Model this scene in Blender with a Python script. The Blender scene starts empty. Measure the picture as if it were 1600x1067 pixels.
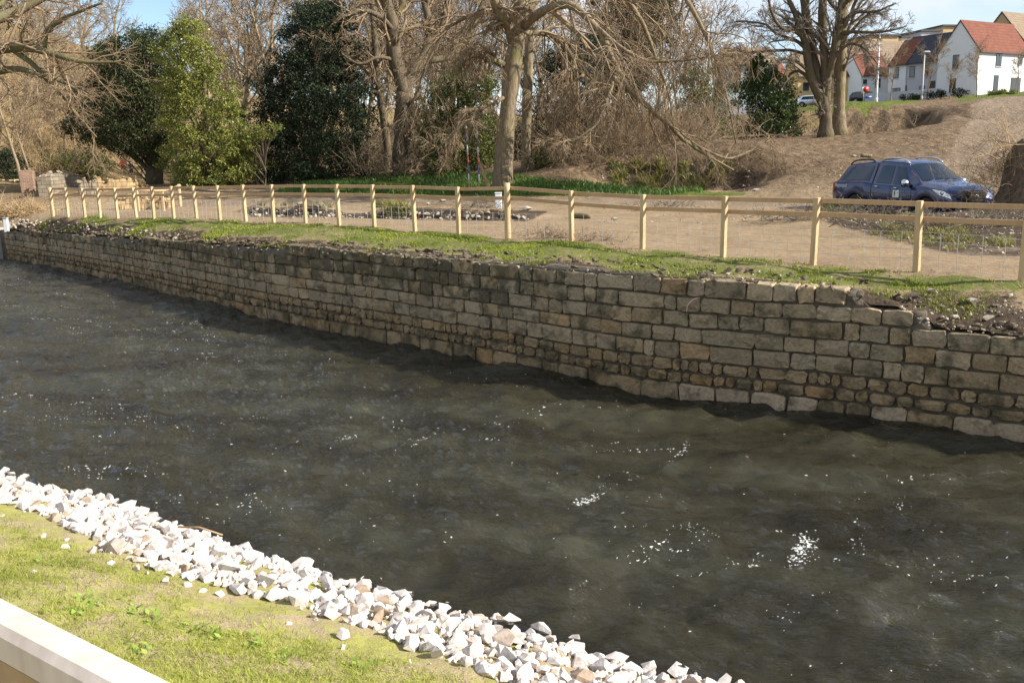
import bpy, bmesh, math, random
import numpy as np
from mathutils import Vector, Matrix, noise as mnoise

random.seed(7)
RNG = np.random.default_rng(11)
SC = bpy.context.scene
COL = SC.collection
rad = math.radians

# ------------------------------------------------------------------ camera
FPX, PITCH, ROLL, CZ = 1400.0, rad(11.6), rad(1.3), 2.0
CF = np.array([0, math.cos(PITCH), -math.sin(PITCH)])
CR = np.array([1.0, 0, 0]); CU = np.cross(CR, CF)
CR, CU = math.cos(ROLL) * CR - math.sin(ROLL) * CU, math.sin(ROLL) * CR + math.cos(ROLL) * CU
cam_d = bpy.data.cameras.new('camera'); cam = bpy.data.objects.new('camera', cam_d); COL.objects.link(cam)
cam_d.sensor_width = 36.0; cam_d.lens = FPX / 1600.0 * 36.0; cam_d.clip_end = 2000; cam_d.clip_start = 0.05
cam.matrix_world = Matrix(((CR[0], CU[0], -CF[0], 0), (CR[1], CU[1], -CF[1], 0), (CR[2], CU[2], -CF[2], CZ), (0, 0, 0, 1)))
SC.camera = cam

# ------------------------------------------------------------------ light
SUN_AZ, SUN_EL = rad(104), rad(33)          # azimuth from +Y towards +X
world = bpy.data.worlds.new('World'); SC.world = world; world.use_nodes = True
wn, wl = world.node_tree.nodes, world.node_tree.links
for n in list(wn): wn.remove(n)
w_out = wn.new('ShaderNodeOutputWorld'); w_bg = wn.new('ShaderNodeBackground'); w_bg.inputs[1].default_value = 0.10
w_sky = wn.new('ShaderNodeTexSky'); w_sky.sky_type = 'NISHITA'; w_sky.sun_disc = False
w_sky.sun_elevation = SUN_EL; w_sky.sun_rotation = SUN_AZ; w_sky.air_density = 1.0; w_sky.dust_density = 0.25; w_sky.ozone_density = 2.5
w_tc = wn.new('ShaderNodeTexCoord'); w_map = wn.new('ShaderNodeMapping'); w_map.inputs['Scale'].default_value = (1.0, 1.0, 2.4)
w_map.inputs['Location'].default_value = (4.4, 6.1, 7.7)
w_no = wn.new('ShaderNodeTexNoise'); w_no.inputs['Scale'].default_value = 2.6; w_no.inputs['Detail'].default_value = 7; w_no.inputs['Roughness'].default_value = 0.55
w_ra = wn.new('ShaderNodeValToRGB'); w_ra.color_ramp.elements[0].position = 0.43; w_ra.color_ramp.elements[1].position = 0.60
w_mix = wn.new('ShaderNodeMixRGB'); w_mix.inputs[2].default_value = (5.4, 5.5, 5.7, 1)
wl.new(w_tc.outputs['Generated'], w_map.inputs[0]); wl.new(w_map.outputs[0], w_no.inputs['Vector']); wl.new(w_no.outputs[0], w_ra.inputs[0])
wl.new(w_ra.outputs[0], w_mix.inputs[0]); wl.new(w_sky.outputs[0], w_mix.inputs[1]); wl.new(w_mix.outputs[0], w_bg.inputs[0]); wl.new(w_bg.outputs[0], w_out.inputs[0])
sun_d = bpy.data.lights.new('sun', 'SUN'); sun = bpy.data.objects.new('sun', sun_d); COL.objects.link(sun)
sun_d.energy = 5.0; sun_d.angle = rad(0.5); sun_d.color = (1.0, 0.945, 0.86)
sdir = Vector((math.sin(SUN_AZ) * math.cos(SUN_EL), math.cos(SUN_AZ) * math.cos(SUN_EL), math.sin(SUN_EL)))
sun.rotation_euler = sdir.to_track_quat('Z', 'Y').to_euler()
SC.view_settings.view_transform = 'Standard'; SC.view_settings.look = 'None'; SC.view_settings.exposure = 0.88; SC.view_settings.gamma = 1.0
SC.view_settings.use_curve_mapping = False
SC.render.engine = 'CYCLES'
SC.cycles.use_denoising = True; SC.cycles.max_bounces = 4; SC.cycles.transparent_max_bounces = 8
SC.cycles.caustics_reflective = False; SC.cycles.caustics_refractive = False

# ------------------------------------------------------------------ pixel helpers (photograph pixels -> rays)
EYE = np.array([0, 0, CZ])
def ray(px, py): return CF + CR * (px - 800) / FPX - CU * (py - 533.5) / FPX
def atz(px, py, z): d = ray(px, py); return EYE + d * ((z - CZ) / d[2])
def aty(px, py, Y): d = ray(px, py); return EYE + d * (Y / d[1])
def proj(p):
    v = np.asarray(p, float) - EYE; w = v @ CF
    w = np.where(np.abs(w) < 1e-6, 1e-6, w)
    return 800 + FPX * (v @ CR) / w, 533.5 - FPX * (v @ CU) / w, w

# ------------------------------------------------------------------ numeric noise
def _hash(ix, iy, seed):
    h = (ix.astype(np.int64) * 374761393 + iy.astype(np.int64) * 668265263 + seed * 982451653) & 0xFFFFFFFF
    h = ((h ^ (h >> 13)) * 1274126177) & 0xFFFFFFFF
    return ((h ^ (h >> 16)) & 0xFFFF) / 65535.0
def vn(x, y, seed=0):
    x = np.asarray(x, float); y = np.asarray(y, float)
    ix, iy = np.floor(x), np.floor(y); fx, fy = x - ix, y - iy
    fx = fx * fx * (3 - 2 * fx); fy = fy * fy * (3 - 2 * fy)
    a, b = _hash(ix, iy, seed), _hash(ix + 1, iy, seed); c, d = _hash(ix, iy + 1, seed), _hash(ix + 1, iy + 1, seed)
    return (a + (b - a) * fx) * (1 - fy) + (c + (d - c) * fx) * fy
def fbm(x, y, seed=0, oct=4):
    s, a, t = 0, 1.0, 0
    for i in range(oct):
        s = s + a * (vn(x * 2 ** i, y * 2 ** i, seed + i * 17) - 0.5); t += a; a *= 0.5
    return s / t * 2
def sstep(a, b, x): t = np.clip((x - a) / (b - a), 0, 1); return t * t * (3 - 2 * t)

# ------------------------------------------------------------------ mesh helpers
class MB:
    """collects numpy geometry; build() links it as ONE mesh object"""
    def __init__(s): s.v, s.q, s.t, s.n, s.a = [], [], [], 0, []
    def add(s, v, q=None, t=None, a=None):
        v = np.asarray(v, float).reshape(-1, 3)
        if q is not None and len(q): s.q.append(np.asarray(q, np.int64).reshape(-1, 4) + s.n)
        if t is not None and len(t): s.t.append(np.asarray(t, np.int64).reshape(-1, 3) + s.n)
        s.v.append(v); s.n += len(v)
        if a is not None:
            a = np.asarray(a, float)
            s.a.append(np.broadcast_to(a, (len(v), 4)) if a.ndim == 1 else a)
        return s
    def box(s, c, size, rz=0.0, M=None, bev=0.0):
        x, y, z = [k / 2 for k in size]
        if bev > 0:
            b = bev; vs = []
            for sx in (-1, 1):
                for sy in (-1, 1):
                    for sz in (-1, 1):
                        vs += [(sx * (x - b), sy * (y - b), sz * z), (sx * (x - b), sy * y, sz * (z - b)), (sx * x, sy * (y - b), sz * (z - b))]
            v = np.array(vs); I = lambda a, b2, c2, k: (a * 4 + b2 * 2 + c2) * 3 + k
            q = [[I(0,0,1,0), I(1,0,1,0), I(1,1,1,0), I(0,1,1,0)], [I(0,1,0,0), I(1,1,0,0), I(1,0,0,0), I(0,0,0,0)],
                 [I(0,0,0,1), I(1,0,0,1), I(1,0,1,1), I(0,0,1,1)], [I(0,1,1,1), I(1,1,1,1), I(1,1,0,1), I(0,1,0,1)],
                 [I(1,0,0,2), I(1,1,0,2), I(1,1,1,2), I(1,0,1,2)], [I(0,0,1,2), I(0,1,1,2), I(0,1,0,2), I(0,0,0,2)]]
            for e in ((0, 0), (0, 1), (1, 0), (1, 1)):
                q.append([I(0, e[0], e[1], 0), I(1, e[0], e[1], 0), I(1, e[0], e[1], 1), I(0, e[0], e[1], 1)])
                q.append([I(e[0], 0, e[1], 0), I(e[0], 1, e[1], 0), I(e[0], 1, e[1], 2), I(e[0], 0, e[1], 2)])
                q.append([I(e[0], e[1], 0, 1), I(e[0], e[1], 1, 1), I(e[0], e[1], 1, 2), I(e[0], e[1], 0, 2)])
            t = [[I(a, b2, c2, 0), I(a, b2, c2, 1), I(a, b2, c2, 2)] for a in (0, 1) for b2 in (0, 1) for c2 in (0, 1)]
        else:
            v = np.array([(-x,-y,-z),(x,-y,-z),(x,y,-z),(-x,y,-z),(-x,-y,z),(x,-y,z),(x,y,z),(-x,y,z)])
            q = [(0,3,2,1),(4,5,6,7),(0,1,5,4),(1,2,6,5),(2,3,7,6),(3,0,4,7)]; t = None
        if M is not None: v = v @ np.asarray(M).T
        if rz: c0, s0 = math.cos(rz), math.sin(rz); v = v @ np.array([[c0, -s0, 0], [s0, c0, 0], [0, 0, 1]]).T
        return s.add(v + np.asarray(c, float), q, t)
    def tubes(s, P, R, n=3, cap=False, a=None):
        P = np.asarray(P, float); R = np.asarray(R, float); m, k, _ = P.shape
        T = np.gradient(P, axis=1); T /= np.linalg.norm(T, axis=2, keepdims=True) + 1e-9
        d = P[:, -1] - P[:, 0]; ref = np.where(np.abs(d[:, 2:3]) > 0.75 * np.linalg.norm(d, axis=1, keepdims=True), np.array([[0.9, 0.43, 0]]), np.array([[0, 0, 1.0]]))
        U = np.cross(T, ref[:, None, :]); U /= np.linalg.norm(U, axis=2, keepdims=True) + 1e-9
        V = np.cross(T, U)
        an = np.arange(n) / n * 2 * math.pi
        ring = U[:, :, None, :] * np.cos(an)[None, None, :, None] + V[:, :, None, :] * np.sin(an)[None, None, :, None]
        v = P[:, :, None, :] + ring * R[:, :, None, None]
        base = (np.arange(m) * k * n)[:, None, None]; i = (np.arange(k - 1) * n)[None, :, None]; j = np.arange(n)[None, None, :]; j2 = (j + 1) % n
        q = np.stack([base + i + j, base + i + j2, base + i + n + j2, base + i + n + j], -1).reshape(-1, 4)
        t = []
        if cap:
            for b in range(m):
                for e, fl in ((0, 1), (k - 1, 0)):
                    o = b * k * n + e * n
                    for x in range(1, n - 1): t.append((o, o + x + 1, o + x) if fl else (o, o + x, o + x + 1))
        return s.add(v.reshape(-1, 3), q, t if t else None, a)
    def tube(s, pts, r, n=8, cap=True):
        pts = np.asarray(pts, float); r = np.broadcast_to(np.asarray(r, float), (len(pts),))
        return s.tubes(pts[None], r[None], n, cap)
    def grid(s, V, a=None):
        V = np.asarray(V, float); r, c = V.shape[:2]; i = np.arange(r - 1)[:, None] * c; j = np.arange(c - 1)[None]
        q = np.stack([i + j, i + j + 1, i + c + j + 1, i + c + j], -1).reshape(-1, 4)
        return s.add(V.reshape(-1, 3), q, None, a)
    def prism(s, poly, y0, y1):
        """poly in xz extruded along y"""
        p = np.asarray(poly, float); n = len(p)
        v = np.concatenate([np.c_[p[:, 0], np.full(n, y0), p[:, 1]], np.c_[p[:, 0], np.full(n, y1), p[:, 1]]])
        q = [(i, (i + 1) % n, n + (i + 1) % n, n + i) for i in range(n)]
        t = [(0, i + 1, i) for i in range(1, n - 1)] + [(n, n + i, n + i + 1) for i in range(1, n - 1)]
        return s.add(v, q, t)
    def mesh(s, name, smooth=True, org=(0, 0, 0)):
        me = bpy.data.meshes.new(name)
        v = np.concatenate(s.v) - np.asarray(org, float)
        q = np.concatenate(s.q) if s.q else np.zeros((0, 4), np.int64); t = np.concatenate(s.t) if s.t else np.zeros((0, 3), np.int64)
        me.vertices.add(len(v)); me.vertices.foreach_set('co', v.astype(np.float32).ravel())
        me.loops.add(q.size + t.size); me.loops.foreach_set('vertex_index', np.concatenate([q.ravel(), t.ravel()]).astype(np.int32))
        me.polygons.add(len(q) + len(t))
        me.polygons.foreach_set('loop_start', np.concatenate([np.arange(len(q)) * 4, q.size + np.arange(len(t)) * 3]).astype(np.int32))
        me.polygons.foreach_set('use_smooth', np.full(len(q) + len(t), bool(smooth)))
        if s.a:
            ca = me.color_attributes.new('tint', 'FLOAT_COLOR', 'POINT'); ca.data.foreach_set('color', np.concatenate(s.a).astype(np.float32).ravel())
        me.update(calc_edges=True); me.validate(); return me
    def build(s, name, mat, parent=None, org=(0, 0, 0), smooth=True):
        me = s.mesh(name, smooth, org); o = bpy.data.objects.new(name, me); COL.objects.link(o)
        if mat is not None: me.materials.append(mat)
        if parent is not None: o.parent = parent
        else: o.location = org
        return o

def tag(o, label=None, cat=None, group=None, kind=None):
    if label: o['label'] = label
    if cat: o['category'] = cat
    if group: o['group'] = group
    if kind: o['kind'] = kind
    return o
def empty(name, loc, rz=0.0, label=None, cat=None, group=None):
    o = bpy.data.objects.new(name, None); COL.objects.link(o); o.location = loc; o.rotation_euler.z = rz; o.empty_display_size = 0.2
    return tag(o, label, cat, group)
def copy_tree(o, parent=None):
    c = o.copy(); COL.objects.link(c); c.parent = parent
    for ch in list(o.children): copy_tree(ch, c)
    return c
def cr(pts, k):
    """Catmull-Rom through pts (rows of any width), resampled to k rows"""
    p = np.asarray(pts, float); p = np.vstack([2 * p[0] - p[1], p, 2 * p[-1] - p[-2]])
    n = len(p) - 3; t = np.linspace(0, n, k); i = np.minimum(t.astype(int), n - 1); f = (t - i)[:, None]
    a, b, c, d = p[i], p[i + 1], p[i + 2], p[i + 3]
    return 0.5 * (2 * b + (c - a) * f + (2 * a - 5 * b + 4 * c - d) * f ** 2 + (3 * b - 3 * c + d - a) * f ** 3)

# ------------------------------------------------------------------ materials
class NT:
    def __init__(s, name):
        s.m = bpy.data.materials.new(name); s.m.use_nodes = True; s.t = s.m.node_tree; s.N, s.L = s.t.nodes, s.t.links
        s.b = s.N['Principled BSDF']
    def n(s, ty, **kw):
        o = s.N.new('ShaderNode' + ty)
        for k, v in kw.items(): setattr(o, k, v)
        return o
    def link(s, a, b): s.L.new(a, b)
    def pos(s, which='Object'):
        return s.n('TexCoord').outputs[which]
    def world(s): return s.n('NewGeometry').outputs['Position']
    def noise(s, vec, scale, detail=4, rough=0.55, stretch=None):
        if stretch: mp = s.n('Mapping'); mp.inputs['Scale'].default_value = stretch; s.link(vec, mp.inputs[0]); vec = mp.outputs[0]
        o = s.n('TexNoise'); o.inputs['Scale'].default_value = scale; o.inputs['Detail'].default_value = detail; o.inputs['Roughness'].default_value = rough
        s.link(vec, o.inputs['Vector']); return o.outputs[0]
    def ramp(s, f, stops):
        o = s.n('ValToRGB'); e = o.color_ramp.elements
        while len(e) < len(stops): e.new(0.5)
        for x, (p, c) in zip(e, stops): x.position = p; x.color = (*c, 1) if len(c) == 3 else c
        s.link(f, o.inputs[0]); return o.outputs[0]
    def mix(s, f, a, b, mode='MIX'):
        o = s.n('MixRGB', blend_type=mode)
        for i, x in enumerate((f, a, b)):
            if isinstance(x, (int, float)): o.inputs[i].default_value = x
            elif isinstance(x, tuple): o.inputs[i].default_value = (*x, 1)
            else: s.link(x, o.inputs[i])
        return o.outputs[0]
    def math(s, op, a, b=0.0):
        o = s.n('Math', operation=op)
        for i, x in enumerate((a, b)):
            if isinstance(x, (int, float)): o.inputs[i].default_value = x
            else: s.link(x, o.inputs[i])
        return o.outputs[0]
    def col(s, c):
        if isinstance(c, tuple): s.b.inputs['Base Color'].default_value = (*c, 1)
        else: s.link(c, s.b.inputs['Base Color'])
    def set(s, **kw):
        for k, v in kw.items():
            k = k.replace('_', ' ')
            if isinstance(v, (int, float)): s.b.inputs[k].default_value = v
            else: s.link(v, s.b.inputs[k])
    def bump(s, h, strength=0.5, dist=0.02):
        o = s.n('Bump'); o.inputs['Strength'].default_value = strength; o.inputs['Distance'].default_value = dist
        s.link(h, o.inputs['Height']); s.link(o.outputs[0], s.b.inputs['Normal']); return o

def m_simple(name, c1, c2=None, scale=6.0, rough=0.7, bump=0.3, bdist=0.01, metallic=0.0, stretch=None, bscale=None, spec=0.4, coat=0.0):
    t = NT(name); p = t.pos()
    c2 = c2 or tuple(x * 0.75 for x in c1)
    t.col(t.ramp(t.noise(p, scale, 5, 0.6, stretch), [(0.3, c2), (0.7, c1)]))
    t.set(Roughness=rough, Metallic=metallic, Specular_IOR_Level=spec, Coat_Weight=coat)
    if bump: t.bump(t.noise(p, bscale or scale * 4, 6, 0.65, stretch), bump, bdist)
    return t.m

def m_wood(name, c1, c2, scale=3.0):
    t = NT(name); p = t.pos()
    g = t.noise(p, scale, 6, 0.6, (8, 8, 1.0)); k = t.noise(p, 1.3, 2)
    c = t.mix(0.5, t.ramp(g, [(0.3, c2), (0.65, c1)]), t.ramp(k, [(0.35, c2), (0.65, c1)]))
    t.col(c); t.set(Roughness=0.75, Specular_IOR_Level=0.25); t.bump(g, 0.25, 0.004); return t.m

def m_leaf(name, c1, c2, trans=0.3, rough=0.45, c3=None):
    t = NT(name)
    at = t.n('Attribute', attribute_name='tint'); geo = t.n('NewGeometry')
    f = t.math('MULTIPLY_ADD', geo.outputs['Random Per Island'], 0.45)
    f.node.inputs[2].default_value = 0.0
    sep = t.n('SeparateColor'); t.link(at.outputs['Color'], sep.inputs[0])
    f = t.math('ADD', f, t.math('MULTIPLY', sep.outputs[0], 0.55))
    st = [(0.15, c2), (0.75, c1)] + ([(0.97, c3)] if c3 else [])
    c = t.ramp(f, st); t.col(c); t.set(Roughness=rough, Specular_IOR_Level=0.22)
    tr = t.n('BsdfTranslucent'); mx = t.n('MixShader'); mx.inputs[0].default_value = trans
    t.link(c, tr.inputs[0]); out = t.N['Material Output']
    t.link(t.b.outputs[0], mx.inputs[1]); t.link(tr.outputs[0], mx.inputs[2]); t.link(mx.outputs[0], out.inputs[0])
    return t.m

def m_bark(name, c1, c2, moss=None, scale=2.2):
    t = NT(name); p = t.pos()
    g = t.noise(p, scale, 7, 0.65, (5, 5, 1.2)); k = t.noise(p, 0.9, 3)
    c = t.ramp(g, [(0.3, c2), (0.7, c1)])
    if moss: c = t.mix(t.ramp(k, [(0.5, (0, 0, 0)), (0.68, (0.7, 0.7, 0.7))]), c, moss)
    t.col(c); t.set(Roughness=0.9, Specular_IOR_Level=0.15); t.bump(g, 0.8, 0.05); return t.m
# ================================================================== terrain heights
WZ = -2.0                                           # water level
def gen_curve(pts, left, right, ll, lr, step=0.1):
    p = cr(pts, 400); a = p[0] + np.array(left) / np.linalg.norm(left) * ll; b = p[-1] + np.array(right) / np.linalg.norm(right) * lr
    p = np.vstack([np.linspace(a, p[0], 60)[:-1], p, np.linspace(p[-1], b, 60)[1:]])
    s = np.r_[0, np.cumsum(np.linalg.norm(np.diff(p, axis=0), axis=1))]; u = np.arange(0, s[-1], step)
    q = np.c_[np.interp(u, s, p[:, 0]), np.interp(u, s, p[:, 1])]
    for _ in range(30): q[1:-1] = 0.25 * q[:-2] + 0.5 * q[1:-1] + 0.25 * q[2:]
    return q
WALL_PX = [(12,405,362),(150,432,370),(250,455,378),(400,492,388),(500,513,392),(600,532,399),(700,553,408),(800,572,415),(900,593,424),(1000,612,432),(1150,632,447),(1338,655,462),(1352,657,486),(1415,665,492),(1432,667,512),(1590,690,536)]
wb = [atz(a, b, WZ)[:2] for a, b, c in WALL_PX]
WC = gen_curve(wb, (-0.80, 0.60), (0.80, -0.60), 70, 14)           # water line of the far wall, left to right
WS = np.r_[0, np.cumsum(np.linalg.norm(np.diff(WC, axis=0), axis=1))]
WT = np.gradient(WC, axis=0); WT /= np.linalg.norm(WT, axis=1, keepdims=True)
WN = np.c_[WT[:, 1], -WT[:, 0]]                                    # towards the river
if WN[300] @ np.array([-0.7, -0.72]) < 0: WN = -WN
def w_at(s): return np.array([np.interp(s, WS, WC[:, 0]), np.interp(s, WS, WC[:, 1])])
def w_near(x, y):
    """arc length on the wall line nearest to each point"""
    x = np.atleast_1d(x); y = np.atleast_1d(y); out = np.empty(len(x))
    for i in range(0, len(x), 4000):
        d = (x[i:i+4000, None] - WC[None, ::3, 0]) ** 2 + (y[i:i+4000, None] - WC[None, ::3, 1]) ** 2
        out[i:i+4000] = WS[::3][np.argmin(d, 1)]
    return out
ws_px = np.array([float(w_near(b[0], b[1])[0]) for b in wb])
wz_top = np.array([aty(a, c, b2[1])[2] for (a, b, c), b2 in zip(WALL_PX, wb)])
S_L, S_R = ws_px[0], ws_px[-1]
def wall_top(s): return np.interp(s, ws_px, wz_top)                # turf edge above the masonry

def course_top_limit(s):
    """height of the masonry itself: it steps down at both ends"""
    px = np.interp(s, ws_px, [a for a, b, c in WALL_PX])
    if px > 1425: return -0.53
    if px > 1345: return -0.27
    if px < 720: return min(0.0, wall_top(s) + 0.06)
    return wall_top(s) + 0.06

# fence line: plan polyline, posts where their pixels meet it
FPOST = [(83,338,293),(107,338.5,293),(133,339.5,294),(157,340,294),(184,340.5,294),(213,341,293),(241,341.5,292),(272,342,291),(307,343,290.5),(344,344.5,290),(384,346,289),(428,348,288.5),(478,350,288),(530,353,288),(585,356,288.5),(648,361,289.5),(717,367,292),(794,374,286),(893,377,298),(1004,390,304),(1130,400,306.5),(1271,412,309),(1431,422,314),(1597,440,318)]
fa, fb, fc = atz(83, 338, 0)[:2], atz(794, 374, 0.0)[:2], atz(1597, 440, -0.02)[:2]
def on_line(px, py, p, q):
    d = ray(px, py); m = np.array([[d[0], -(q - p)[0]], [d[1], -(q - p)[1]]]); t, _ = np.linalg.solve(m, p); return EYE + d * t
FP = [on_line(a, b, fa, fb) if a <= 794 else on_line(a, b, fb, fc) for a, b, c in FPOST]
def fence_side(x, y):
    """metres on the river side of the fence (negative beyond it)"""
    n1 = np.array([-(fb - fa)[1], (fb - fa)[0]]); n1 /= np.linalg.norm(n1); n1 = n1 if n1[1] < 0 else -n1
    n2 = np.array([-(fc - fb)[1], (fc - fb)[0]]); n2 /= np.linalg.norm(n2); n2 = n2 if n2[1] < 0 else -n2
    return np.minimum((x - fb[0]) * n1[0] + (y - fb[1]) * n1[1], (x - fb[0]) * n2[0] + (y - fb[1]) * n2[1])

CP = []
for s in np.arange(S_L - 1, S_R + 6, 1.6):
    p = w_at(s); CP.append((p[0], p[1], float(wall_top(s))))
for px in range(30, 800, 45):
    sw = np.interp(px, [a for a, b, c in WALL_PX], ws_px); q = w_at(sw); k_ = 0.5 if px < 500 else 0.7; q = q + np.array([0.66, 0.75]) * k_; CP.append((q[0], q[1], float(wall_top(sw)) * 0.28 + 0.0))
for s in (S_L - 12, S_L - 30, S_L - 55): p = w_at(s); CP.append((p[0], p[1], -0.7))
for p in FP: CP.append(tuple(p))
for px, py, dY in [(1360,446,1.0),(1420,452,1.0),(1480,458,1.0),(1540,464,1.0),(1600,470,1.0),(1440,470,0.55),(1520,486,0.6),(1590,492,0.6)]:
    q = w_at(np.interp(px, [a for a, b, c in WALL_PX], ws_px)); CP.append(tuple(aty(px, py, q[1] + dY)))
for px, py, z in [(300,332,0),(450,336,0.02),(600,338,0),(750,342,0),(900,350,0),(1050,352,0),(1200,362,0),(1350,372,0),(1500,388,-0.02),(300,322,0.05),(560,318,0.05),(800,316,0.08),(1000,316,0.1),(1150,318,0.12)]:
    CP.append(tuple(atz(px, py, z)))
for px, py, Y in [(500,290,50),(640,284,51),(800,288,46),(950,296,42),(1100,300,40.5),(1190,300,37),
                  (880,272,45.5),(960,250,47.6),(1050,247,46.1),(1120,247,44.6),(1180,250,43.3),
                  (960,288,46.2),(1050,294,44.7),(1130,297,43.2),(1180,299,41.8),
                  (1000,235,56),(1150,215,58),(1250,240,47),(1225,275,40),(1240,215,56),(1300,213,55),(1360,213,54.5),(1410,209,55),(1450,197,57),(1480,180,62),(1500,166,70),
                  (1330,333,27.5),(1230,303,35),(1400,325,30),(1404,342,28.4),(1450,342,27.6),(1360,342,27.8),(1440,334,29.8),(1480,338,28.5),(1340,318,31),(1420,300,33.5),(1300,228,51),(1360,228,51),(1410,224,51.5),(1450,207,53.5),(1480,270,37),(1500,240,44),(1550,225,50),(1550,200,62),(1560,175,78),(1550,152,99),(1598,148,99),(1620,240,42),
                  (1330,171,74),(1380,169,74),(1430,165,75),(1280,173,75),(1340,163,86),(1420,158,95),(1450,156,106),(1470,158,104),(1525,149,109),(1260,168,128),(1200,175,110),(1100,200,100),(1000,215,100),
                  (1500,345,21.5),(1590,335,22),(1420,345,22.5),(1560,320,25),(1600,312,27),
                  (120,312,46),(235,289,60),(60,305,50),(10,306,66),(193,277,110),(193,280,80),(330,292,52),(420,292,52),
                  (0,240,80),(60,190,95),(0,120,112),(110,215,108),(193,274,122),(190,282,90),(212,282,92),(232,284,85),(215,276,105),(170,277,100),(80,258,85),(300,230,118),(420,220,128),(-150,120,95),(-150,250,60),(-200,20,120),(560,235,125),(700,240,110),(850,235,110)]:
    CP.append(tuple(aty(px, py, Y)))
for px, py, z in [(217,333,0.0),(256,328,0.0),(282,322,0.05),(150,336,-0.02),(190,322,0.05),(110,330,0.0)]: CP.append(tuple(atz(px, py, z)))
for px, Y, z in [(1330,69.5,2.2),(1380,69.8,2.3),(1300,66,2.4),(1425,70.5,3.2),(1350,64,2.3)]:                  # the hollow behind the ridge
    p = aty(px, 200, Y); CP.append((p[0], p[1], z))
CP += [(300,-60,4),(300,60,12),(260,160,18),(0,300,8),(-250,250,50),(-250,60,20),(120,300,20),(260,300,24),(60,10,0.5),(30,5,0.3),(80,60,6.5),(-120,180,38),(60,200,11),(-40,220,12)]
CP = np.array(CP)
_k = lambda r: np.sqrt(r * r + 0.8)
_A = _k(np.linalg.norm(CP[:, None, :2] - CP[None, :, :2], axis=2)); n_ = len(CP)
_M = np.zeros((n_ + 1, n_ + 1)); _M[:n_, :n_] = _A + np.eye(n_) * 0.02 * -1; _M[n_, :n_] = 1; _M[:n_, n_] = 1
_W = np.linalg.solve(_M, np.r_[CP[:, 2], 0])
STEP = [atz(385, 338, 0)[:2], atz(585, 341, 0)[:2], atz(775, 344, 0)[:2]]
def G(x, y, fine=True):
    x = np.atleast_1d(np.asarray(x, float)); y = np.atleast_1d(np.asarray(y, float)); sh = x.shape; x = x.ravel(); y = y.ravel(); z = np.empty(len(x))
    for i in range(0, len(x), 20000):
        r = np.hypot(x[i:i+20000, None] - CP[None, :, 0], y[i:i+20000, None] - CP[None, :, 1]); z[i:i+20000] = _k(r) @ _W[:-1] + _W[-1]
    # low cut soil step beyond the path
    a, b = STEP[0], STEP[2]; d = (b - a) / np.linalg.norm(b - a); nn = np.array([-d[1], d[0]]); nn = nn if nn[1] > 0 else -nn
    u = (x - a[0]) * d[0] + (y - a[1]) * d[1]; v = (x - a[0]) * nn[0] + (y - a[1]) * nn[1] + 0.25 * fbm(u * 0.9, u * 0, 5, 3)
    L = np.linalg.norm(b - a); win = sstep(-1.0, 0.3, u) * (1 - sstep(L, L + 1.5, u)); gap = 1 - np.exp(-((u - L * 0.44) / 1.0) ** 2) * 0.9
    z = z + 0.30 * win * gap * sstep(0.0, 0.22, v) * (1 - sstep(0.3, 4.0, v)) * (0.7 + 0.6 * vn(u * 1.7, v * 0.5, 9))
    col = 800 + x / np.maximum(y, 1.0) * FPX; z = z - 2.3 * sstep(57.0, 60.5, y) * (1 - sstep(72.2, 74.0, y)) * sstep(1312, 1335, col) * (1 - sstep(1405, 1470, col + (y - 60) * 1.5))
    if fine:
        dist = np.hypot(x, y); rough = np.clip(dist / 60, 0.25, 1.6); fs = fence_side(x, y)
        z = z + fbm(x * 0.35, y * 0.35, 3, 3) * 0.10 * rough + fbm(x * 1.8, y * 1.8, 21, 3) * 0.035 * np.where(fs > 0, 1.6, 0.8) + fbm(x * 0.9, y * 0.9, 23, 4) * 0.16 * sstep(30, 42, dist) * (x > 2)
    return z.reshape(sh)
def gz(x, y): return float(G(x, y)[0])
def hit(px, py, y0=15.0, y1=160.0):
    d = ray(px, py)
    for n in (70, 14, 8):
        Y = np.linspace(y0, y1, n); P = EYE + d * (Y / d[1])[:, None]; below = P[:, 2] < G(P[:, 0], P[:, 1]); i = int(np.argmax(below)) if below.any() else n - 1
        y0, y1 = Y[max(i - 1, 0)], Y[i]
    return P[i]
def base(px, Y):
    """ground point in the photo column px at distance Y"""
    z = 0.0
    for _ in range(4):
        d = EYE + ray(px, 246.0) * (Y / ray(px, 246.0)[1]); z = gz(d[0], d[1])
    return np.array([d[0], d[1], z])

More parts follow.
